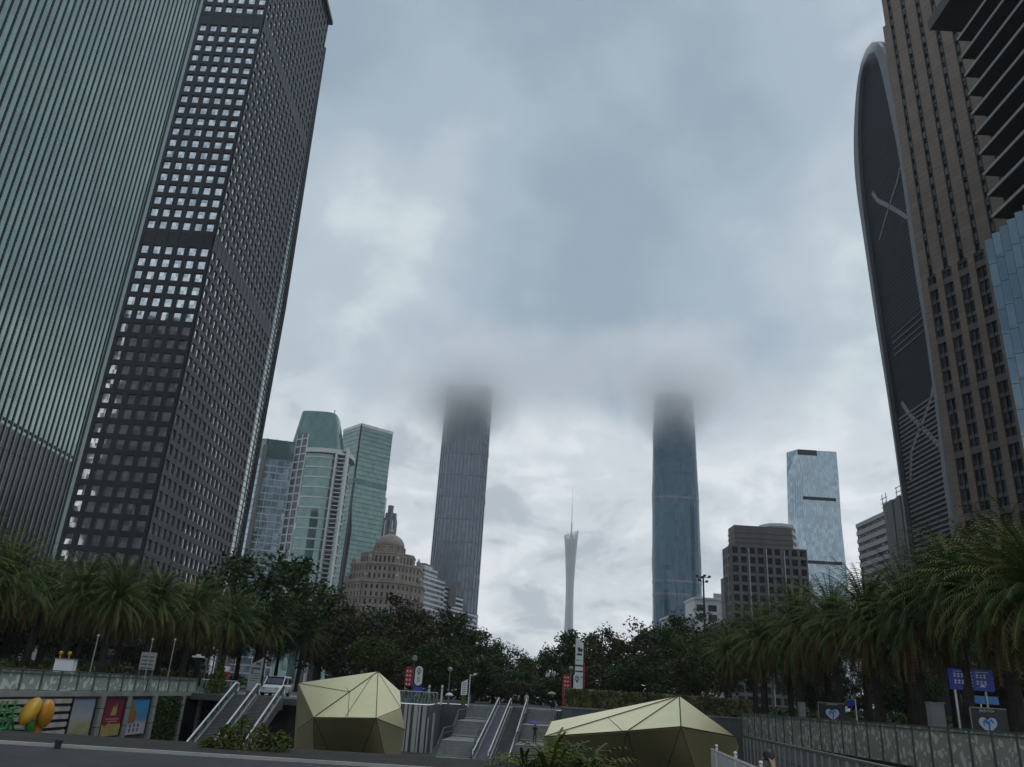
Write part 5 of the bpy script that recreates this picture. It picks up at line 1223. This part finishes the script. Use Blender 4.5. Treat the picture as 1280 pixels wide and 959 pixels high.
# right side things
r, a, c_ = panel('advert_box', 'narrow grey box beyond the streaky balustrade, beside the dark heart-logo board', 'box', (998, 878), (1007, 905), 73, K['greyboard'], .5, False, zb=0); b = MB(); b.box(a.x - .05, c_.x + .05, 72.7, 73.3, a.z + .003, a.z + .08); b.build('lid', K['conc'], r)
r, a, c_ = panel('advert_box', 'large pale grey-green box beyond the streaky balustrade, below the blue road sign', 'box', (1160, 879), (1181, 915), 51, K['greyboard'], .6, False, zb=0); b = MB(); b.box(a.x - .05, c_.x + .05, 50.65, 51.35, a.z + .003, a.z + .08); b.build('lid', K['conc'], r)
def heart_board(label, pa, pb, pc, Y, s):
    r, a, c_ = panel('heart_logo_board', label, 'sign', pa, pb, Y, K['board'], .15, False, zb=0); c = P(*pc, Y); Yf = Y - .13
    b = MB(); pts = []
    for i in range(25):
        u = 2 * math.pi * i / 24; pts.append((c.x + s * math.sin(u) ** 3 * 1.0, Yf, c.z + s * .062 * (13 * math.cos(u) - 5 * math.cos(2 * u) - 2 * math.cos(3 * u) - math.cos(4 * u))))
    b.slab(pts[:-1], (0, .05, 0)); b.build('heart_panel', K['paleblue'], r)
    b = MB(); b.tube([(c.x + s * .05, Yf, c.z - s * .55), (c.x + s * .1, Yf, c.z + s * .3), (c.x + s * .35, Yf, c.z + s * .55), (c.x + s * .55, Yf, c.z + s * .2)], s * .10, 8); b.tube([(c.x - s * .45, Yf, c.z - s * .1), (c.x - s * .5, Yf, c.z + s * .25), (c.x - s * .25, Yf, c.z + s * .5), (c.x - s * .1, Yf, c.z + s * .1)], s * .13, 8); b.build('heart_stroke', K['skyblue'], r)
    b = MB()
    for k in range(4):
        x = c.x - s * .75 + k * s * .42; z = c.z + s * 1.25; b.tube([(x, Yf, z), (x + s * .08, Yf, z + s * .32), (x + s * .2, Yf, z + s * .05), (x + s * .32, Yf, z + s * .22)], s * .045, 5)
    b.build('script_print', K['white'], r)
    b = MB(); b.box(a.x - .05, a.x + .02, Y - .1, Y - .085, 0, a.z); b.box(a.x, c_.x, Y - .1, Y - .085, a.z - .03, a.z + .03); b.build('frame', K['fascia'], r); return r
heart_board('dark board with a pale blue heart logo beyond the balustrade, beside the narrow grey box', (1022, 878), (1058, 905), (1040, 893), 66, .52)
heart_board('dark board with a large pale blue heart logo below the blue road sign', (1211, 884), (1262, 922), (1234, 906), 46.5, .50)
Y = 48; a, c_ = P(1184, 835, Y), P(1244, 866, Y); r = thing('road_sign', 'blue direction road sign with white lettering half hidden by palm trunks', 'road sign', (a.x, Y, 0)); b = MB(); b.box(a.x, c_.x, Y - .04, Y + .04, c_.z + .05, a.z); b.build('panel', K['blue'], r)
b = MB(); w_ = c_.x - a.x; h = a.z - c_.z
for l0 in (.10, .60):
    for zz in (.22, .52):
        for k in range(3):
            x = a.x + w_ * (l0 + .085 * k); z = a.z - h * zz; b.box(x, x + w_ * .065, Y - .06, Y - .044, z - .05, z - .02); b.box(x + w_ * .02, x + w_ * .04, Y - .066, Y - .061, z - .2, z + .03); b.box(x, x + w_ * .065, Y - .06, Y - .044, z - .18, z - .15)
    b.box(a.x + w_ * l0, a.x + w_ * (l0 + .3), Y - .06, Y - .044, a.z - h * .13, a.z - h * .11)
for k in range(5): b.box(a.x + w_ * .5, a.x + w_ * .515, Y - .06, Y - .044, a.z - h * (.2 + .15 * k), a.z - h * (.13 + .15 * k))
b.slab([(a.x + w_ * .66, Y - .06, c_.z + .25), (a.x + w_ * .8, Y - .06, c_.z + .25), (a.x + w_ * .73, Y - .06, c_.z + .45)], (0, .016, 0)); b.build('print', K['white'], r)
b = MB(); b.tube([(a.x + w_ * .13, Y + .1, 0), (a.x + w_ * .13, Y + .1, a.z)], .07, 8); b.build('pole', K['steel'], r); b = MB(); b.tube([(c_.x - .5, Y + .1, 0), (c_.x - .5, Y + .1, a.z)], .07, 8); b.build('pole', K['steel'], r)
p = P(1069, 874, 62); r = thing('street_name_sign', 'small blue street name sign on a thin white pole beyond the streaky balustrade', 'sign', (p.x, 62, 0)); b = MB(); b.tube([(p.x, 62, 0), (p.x, 62, p.z)], .045, 8); b.build('pole', K['white'], r); b = MB(); b.box(p.x - .62, p.x - .1, 61.97, 62.03, p.z - .5, p.z - .1); b.build('panel', K['blue'], r); b = MB(); b.tube([(p.x - .65, 62, p.z - .07), (p.x + .05, 62, p.z - .05)], .03, 6); b.build('arm', K['steel'], r)
Y = 60; a, c_ = P(1200, 866, Y), P(1300, 884, Y); r = thing('blue_hoarding', 'sky-blue hoarding strip behind the dark heart-logo board and palm trunks', 'hoarding', (a.x, Y, 0)); b = MB(); b.box(a.x, c_.x, Y + 1.0, Y + 1.08, c_.z, a.z - .1); b.build('panel', K['skyblue'], r)
for k in range(4): b = MB(); x = a.x + .3 + k * 1.7; b.box(x, x + .08, Y + 1.1, Y + 1.2, 0, c_.z + .1); b.build('post', K['steel'], r)
# lower ramp with its walls
g = MB(); g.poly([(4.0, 8, -1.1), (24.9, 8, -1.1), (24.9, 30, -1.1), (4.0, 30, -1.1)]); g.box(4.0, 24.9, 3.0, 30, -4.3, -1.12); struct('ramp', g, K['conc'])
a = P(930, 921, 83); c_ = P(1100, 959, 43); d = (c_ - a); r = thing('ramp_wall', 'low ribbed concrete wall stepping down in front of the streaky balustrade', 'wall', (a.x, a.y, FZ)); b = MB()
e = c_ + d * .3; b.slab([(a.x, a.y, FZ), (e.x, e.y, FZ), (e.x, e.y, c_.z), (a.x, a.y, a.z)], (.3, .1, 0)); b.build('wall', K['conc'], r); b = MB(); b.slab([a + Vector((-.06, 0, .0)), Vector((e.x - .06, e.y, c_.z)), Vector((e.x - .06, e.y, c_.z + .14)), a + Vector((-.06, 0, .14))], (.42, .1, 0)); b.build('coping', K['fascia'], r)
b = MB(); L = d.length; k = 0
while k < 26: q = a + d * (k / 22); b.box(q.x - .1, q.x - .02, q.y - .1, q.y + .1, FZ, a.z + (c_.z - a.z) * min(1, k / 22) - .05); k += 1
b.build('rib_cladding', K['wood'], r)
r = thing('picket_fence', 'pale metal picket fence descending at the bottom of the photo beside the wide golden pavilion', 'fence', (8.5, 30, -1.3)); a = P(889, 935, 35); c_ = P(950, 960, 25); n = 70
b = MB()
for i in range(n):
    q = a.lerp(c_, i / 60); b.tube([(q.x, q.y, q.z - 1.15), (q.x, q.y, q.z - (.0 if i > 6 else -.0))], .022, 5)
b.build('bar_grille', K['steel'], r); b = MB(); b.tube([a + Vector((0, 0, -.06)), a.lerp(c_, 69 / 60) + Vector((0, 0, -.06))], .035, 6); b.tube([a + Vector((0, 0, -1.05)), a.lerp(c_, 69 / 60) + Vector((0, 0, -1.05))], .03, 6); b.build('rail', K['steel'], r)
for i in (9, 35, 61): q = a.lerp(c_, i / 60); b = MB(); b.tube([(q.x, q.y, -4.2), (q.x, q.y, q.z + .1)], .05, 6); b.lathe((q.x, q.y, q.z + .1), [(.03, 0), (.06, .03), (.065, .06), (.03, .1)], 10); b.build('post', K['white'], r)
p = P(71, 937, 13.9); r = thing('kerb_post', 'short dark post at the kerb near the corner of the road', 'bollard', (p.x, 13.9, .1)); b = MB(); b.lathe((p.x, 13.9, .1), [(.05, 0), (.05, .10)], 10); b.build('post', K['black'], r); b = MB(); b.lathe((p.x, 13.9, .2), [(.065, 0), (.065, .03), (.02, .05)], 10); b.build('cap', K['black'], r)

# ------------------------------------------------------------------ people
def person(label, x, y, z, H, face, shirt, hair_mat, pose='stand', group=None, bend=0.0):
    """one skinned body: feet at z, facing angle face (0 = towards +y)"""
    r = thing('person', label, 'person', (x, y, z), group); s = H / 1.72; rot = Matrix.Rotation(-face, 3, 'Z')
    st = .12 if pose == 'walk' else 0
    J = {'pel': (0, 0, .94), 'sp': (0, 0, 1.12), 'ch': (0, .01, 1.32), 'nk': (0, 0.01, 1.47), 'hd': (0, .03, 1.60), 'tp': (0, .02, 1.69)}
    for sg, n in ((-1, 'l'), (1, 'r')):
        J['hip' + n] = (sg * .10, 0, .90); J['kn' + n] = (sg * .11, .03 + st * sg, .50); J['an' + n] = (sg * .11, st * 1.6 * sg - .02, .09); J['to' + n] = (sg * .12, .15 + st * 1.6 * sg, .035)
        J['sh' + n] = (sg * .18, 0, 1.41); J['el' + n] = (sg * .23, -.02 - st * sg * .6, 1.13); J['wr' + n] = (sg * .235, .06 - st * sg, .90); J['ha' + n] = (sg * .235, .09 - st * sg, .80)
    if pose == 'umbrella': J['elr'] = (.25, .08, 1.14); J['wrr'] = (.17, .25, 1.26); J['har'] = (.16, .27, 1.34)
    if bend:
        for k in ('nk', 'hd', 'tp'):
            v = J[k]; J[k] = (v[0] - bend * (v[2] - 1.40), v[1] + bend * (v[2] - 1.40), v[2] - bend * .05)
    RAD = dict(pel=.135, sp=.125, ch=.145, nk=.055, hd=.098, tp=.075, hip=.095, kn=.06, an=.042, to=.036, sh=.06, el=.043, wr=.032, ha=.034)
    E = [('pel', 'sp'), ('sp', 'ch'), ('ch', 'nk'), ('nk', 'hd'), ('hd', 'tp')]
    for n in 'lr': E += [('pel', 'hip' + n), ('hip' + n, 'kn' + n), ('kn' + n, 'an' + n), ('an' + n, 'to' + n), ('ch', 'sh' + n), ('sh' + n, 'el' + n), ('el' + n, 'wr' + n), ('wr' + n, 'ha' + n)]
    ks = list(J); me = bpy.data.meshes.new('body'); me.from_pydata([tuple(rot @ Vector(J[k]) * s) for k in ks], [(ks.index(a), ks.index(c)) for a, c in E], [])
    o = bpy.data.objects.new('body', me); C.objects.link(o); md = o.modifiers.new('skin', 'SKIN'); me.skin_vertices.new() if not me.skin_vertices else None
    for i, k in enumerate(ks):
        q = RAD.get(k, RAD.get(k[:-1], .05)) * s; sv_ = me.skin_vertices[0].data[i]; sv_.radius = (q, q * (.8 if k in ('pel', 'sp', 'ch') else 1)); sv_.use_root = (k == 'pel')
    o.modifiers.new('sub', 'SUBSURF').levels = 2
    dg = bpy.context.evaluated_depsgraph_get(); m2 = bpy.data.meshes.new_from_object(o.evaluated_get(dg)); bpy.data.objects.remove(o)
    o = bpy.data.objects.new('body', m2); C.objects.link(o); o.parent = r
    for m_ in (K['skin'], shirt, K['trouser'], K['black']): m2.materials.append(m_)
    for p in m2.polygons:
        c = rot.transposed() @ p.center / s; ar = abs(c.x) > .19
        p.material_index = 3 if c.z < .07 else 2 if c.z < .96 and not ar else 1 if c.z < 1.45 and not (ar and c.z < 1.05) else 0
        p.use_smooth = True
    hb = MB(); hc = rot @ Vector(J['hd']) * s + Vector((x, y, z)); ty = rot @ Vector((0, 1, 0))
    for i in range(9):
        for j in range(16):
            th = math.pi * .62 * i / 8; ph = 2 * math.pi * j / 16; v = Vector((math.sin(th) * math.cos(ph), math.sin(th) * math.sin(ph), math.cos(th)))
            back = .5 - .5 * math.sin(ph); cut = .25 + .75 * back
            th2 = th * (cut if i > 4 else 1); v = Vector((math.sin(th2) * math.cos(ph), math.sin(th2) * math.sin(ph), math.cos(th2)))
            hb.v.append(hc + Vector((0, 0, .015 * s)) + rot @ Vector((v.x * .102, v.y * .115, v.z * .125)) * s)
    for i in range(8):
        for j in range(16): q = (j + 1) % 16; hb.f.append((i * 16 + j, i * 16 + q, (i + 1) * 16 + q, (i + 1) * 16 + j)); hb.m.append(0)
    hb.build('hair', hair_mat, r, True)
    fb = MB()
    for dx in (-.033, .033): q = hc + rot @ Vector((dx, .092, .0)) * s; fb.lathe(q, [(.004 * s, -.008 * s), (.012 * s, 0), (.004 * s, .008 * s)], 6)
    fb.build('eye_pair', K['black'], r)
    nb = MB(); q = hc + rot @ Vector((0, .105, -.03)) * s; nb.lathe(q, [(.012 * s, -.012 * s), (.012 * s, 0), (.005 * s, .03 * s)], 6); nb.build('nose', K['skin'], r)
    return r
p = P(966, 935, 14.2); person('person with black hair in a pale shirt at the bottom of the photo, head tilted', p.x, 14.2, -1.0, 1.72, R(20), K['shirt_w'], K['hair'], 'stand', None, .35)
p = P(1053, 956, 13.2); person('person of whom only the crown of black hair shows at the bottom edge', p.x, 13.2, -1.1, 1.52, R(30), K['shirt_d'], K['hair'])
p = P(660, 880, 97); person('person in pale shirt standing at the head of the escalators', p.x, 102, 0, 1.68, R(180), K['shirt_w'], K['hair'], 'walk')
def umbrella(label, x, y, z, mat_, rad_=.52):
    r = thing('umbrella', label, 'umbrella', (x, y, z)); b = MB(); n = 8
    prof = [(rad_, -.28), (rad_ * .82, -.13), (rad_ * .5, -.03), (.02, .03)]
    b.lathe((x, y, z), prof, n); b.build('canopy', mat_, r); b = MB(); b.tube([(x, y, z - .75), (x, y, z + .10)], .012, 6); b.tube([(x, y, z - .75), (x + .04, y, z - .8), (x + .08, y, z - .74)], .014, 6); b.build('handle', K['black'], r)
q = P(691, 881, 101); person('person in a dark jacket under a grey umbrella at the stair head', q.x, 101.5, 0, 1.66, R(180), K['shirt_d'], K['hair'], 'umbrella'); umbrella('grey umbrella held at the stair head beside the hedge wall', q.x - .16, 101.25, 1.98, K['greyboard'])
q = P(675, 903, 90); zst = FZ + 1.43; qq = SO + rv * 8.4 + fv * 8.0
person('person in a dark jacket under a purple umbrella on the plaza stairs', qq.x, qq.y, zst, 1.66, R(180), K['shirt_d'], K['hair'], 'umbrella'); umbrella('purple umbrella held on the stairs beside the wide golden pavilion', qq.x - .16, qq.y - .25, zst + 1.98, K['purple'], .6)
# ------------------------------------------------------------------ air and low cloud
def vol_mat(name, dens, col=(1, 1, 1), aniso=.2):
    m = bpy.data.materials.new(name); m.use_nodes = True; t = m.node_tree; t.nodes.remove(t.nodes['Principled BSDF'])
    v = t.nodes.new('ShaderNodeVolumePrincipled'); v.inputs['Color'].default_value = list(col) + [1]; v.inputs['Density'].default_value = dens; v.inputs['Anisotropy'].default_value = aniso
    link(t, v.outputs[0], t.nodes['Material Output'].inputs['Volume']); return m, t, v
hm, _, _ = vol_mat('haze_air', .00011, (.93, .96, 1.0), .1)
b = MB(); b.box(-700, 700, -260, 2900, -5.5, 640); o = b.build('haze', hm); o['kind'] = 'stuff'
def cloud(name_mat, c, rad_, dens, nscale, seed, soft=1.5, thr=.42):
    m, t, v = vol_mat(name_mat, 0, (.99, .995, 1.0), .72); N = t.nodes
    tc = N.new('ShaderNodeTexCoord'); n = N.new('ShaderNodeTexNoise'); n.inputs['Scale'].default_value = nscale; n.inputs['Detail'].default_value = 4; n.inputs['Roughness'].default_value = .55
    mp = N.new('ShaderNodeMapping'); mp.inputs['Location'].default_value = (seed, seed * .7, 0); link(t, tc.outputs['Object'], mp.inputs['Vector']); link(t, mp.outputs[0], n.inputs['Vector'])
    sc2 = N.new('ShaderNodeVectorMath'); sc2.operation = 'DIVIDE'; sc2.inputs[1].default_value = rad_; link(t, tc.outputs['Object'], sc2.inputs[0])
    ln = N.new('ShaderNodeVectorMath'); ln.operation = 'LENGTH'; link(t, sc2.outputs[0], ln.inputs[0])
    def mt(op, a, b_=None, cl_=False):
        q = N.new('ShaderNodeMath'); q.operation = op; q.use_clamp = cl_
        for i, x in enumerate((a, b_)):
            if x is None: continue
            if isinstance(x, (int, float)): q.inputs[i].default_value = x
            else: link(t, x, q.inputs[i])
        return q.outputs[0]
    fall = mt('SUBTRACT', 1.0, ln.outputs['Value'], True)
    d = mt('ADD', mt('MULTIPLY', fall, soft), mt('MULTIPLY', mt('SUBTRACT', n.outputs['Fac'], .5), 3.2))
    d = mt('MULTIPLY', mt('MULTIPLY', d, 1.0, True), mt('MULTIPLY', fall, 2.0, True))
    link(t, mt('MULTIPLY', d, dens), v.inputs['Density'])
    bm = bmesh.new(); bmesh.ops.create_icosphere(bm, subdivisions=4, radius=1.0)
    for vv in bm.verts: vv.co = Vector((vv.co.x * rad_[0], vv.co.y * rad_[1], vv.co.z * rad_[2])) * (1.0 + .07 * mnoise.noise(vv.co * 2.2 + Vector((seed, 0, 0))))
    me = bpy.data.meshes.new('low_cloud'); bm.to_mesh(me); bm.free(); me.materials.append(m); o = bpy.data.objects.new('low_cloud', me); C.objects.link(o); o.location = c; o['kind'] = 'stuff'
    m.cycles.volume_sampling = 'MULTIPLE_IMPORTANCE' if hasattr(m, 'cycles') else 'DISTANCE'
    return o
k = 0
for c, rr, dn_ in (((-52, 890, 346), (84, 66, 86), .062), ((-125, 905, 350), (120, 60, 52), .012), ((25, 895, 358), (120, 60, 52), .013), ((-45, 880, 392), (130, 70, 52), .020),
                   ((183, 804, 330), (80, 64, 80), .062), ((100, 815, 342), (120, 60, 50), .012), ((262, 815, 336), (115, 56, 50), .012), ((182, 800, 372), (125, 62, 48), .020), ((70, 840, 372), (150, 70, 46), .012)):
    cloud('cloud_vapour', c, rr, dn_, .018, 3 + 5 * k, 1.3); k += 1
cloud('cloud_vapour', (205, 2330, 540), (110, 70, 50), .005, .03, 5)
cloud('cloud_vapour', (124, 219, 229), (17, 14, 9), .06, .09, 2)
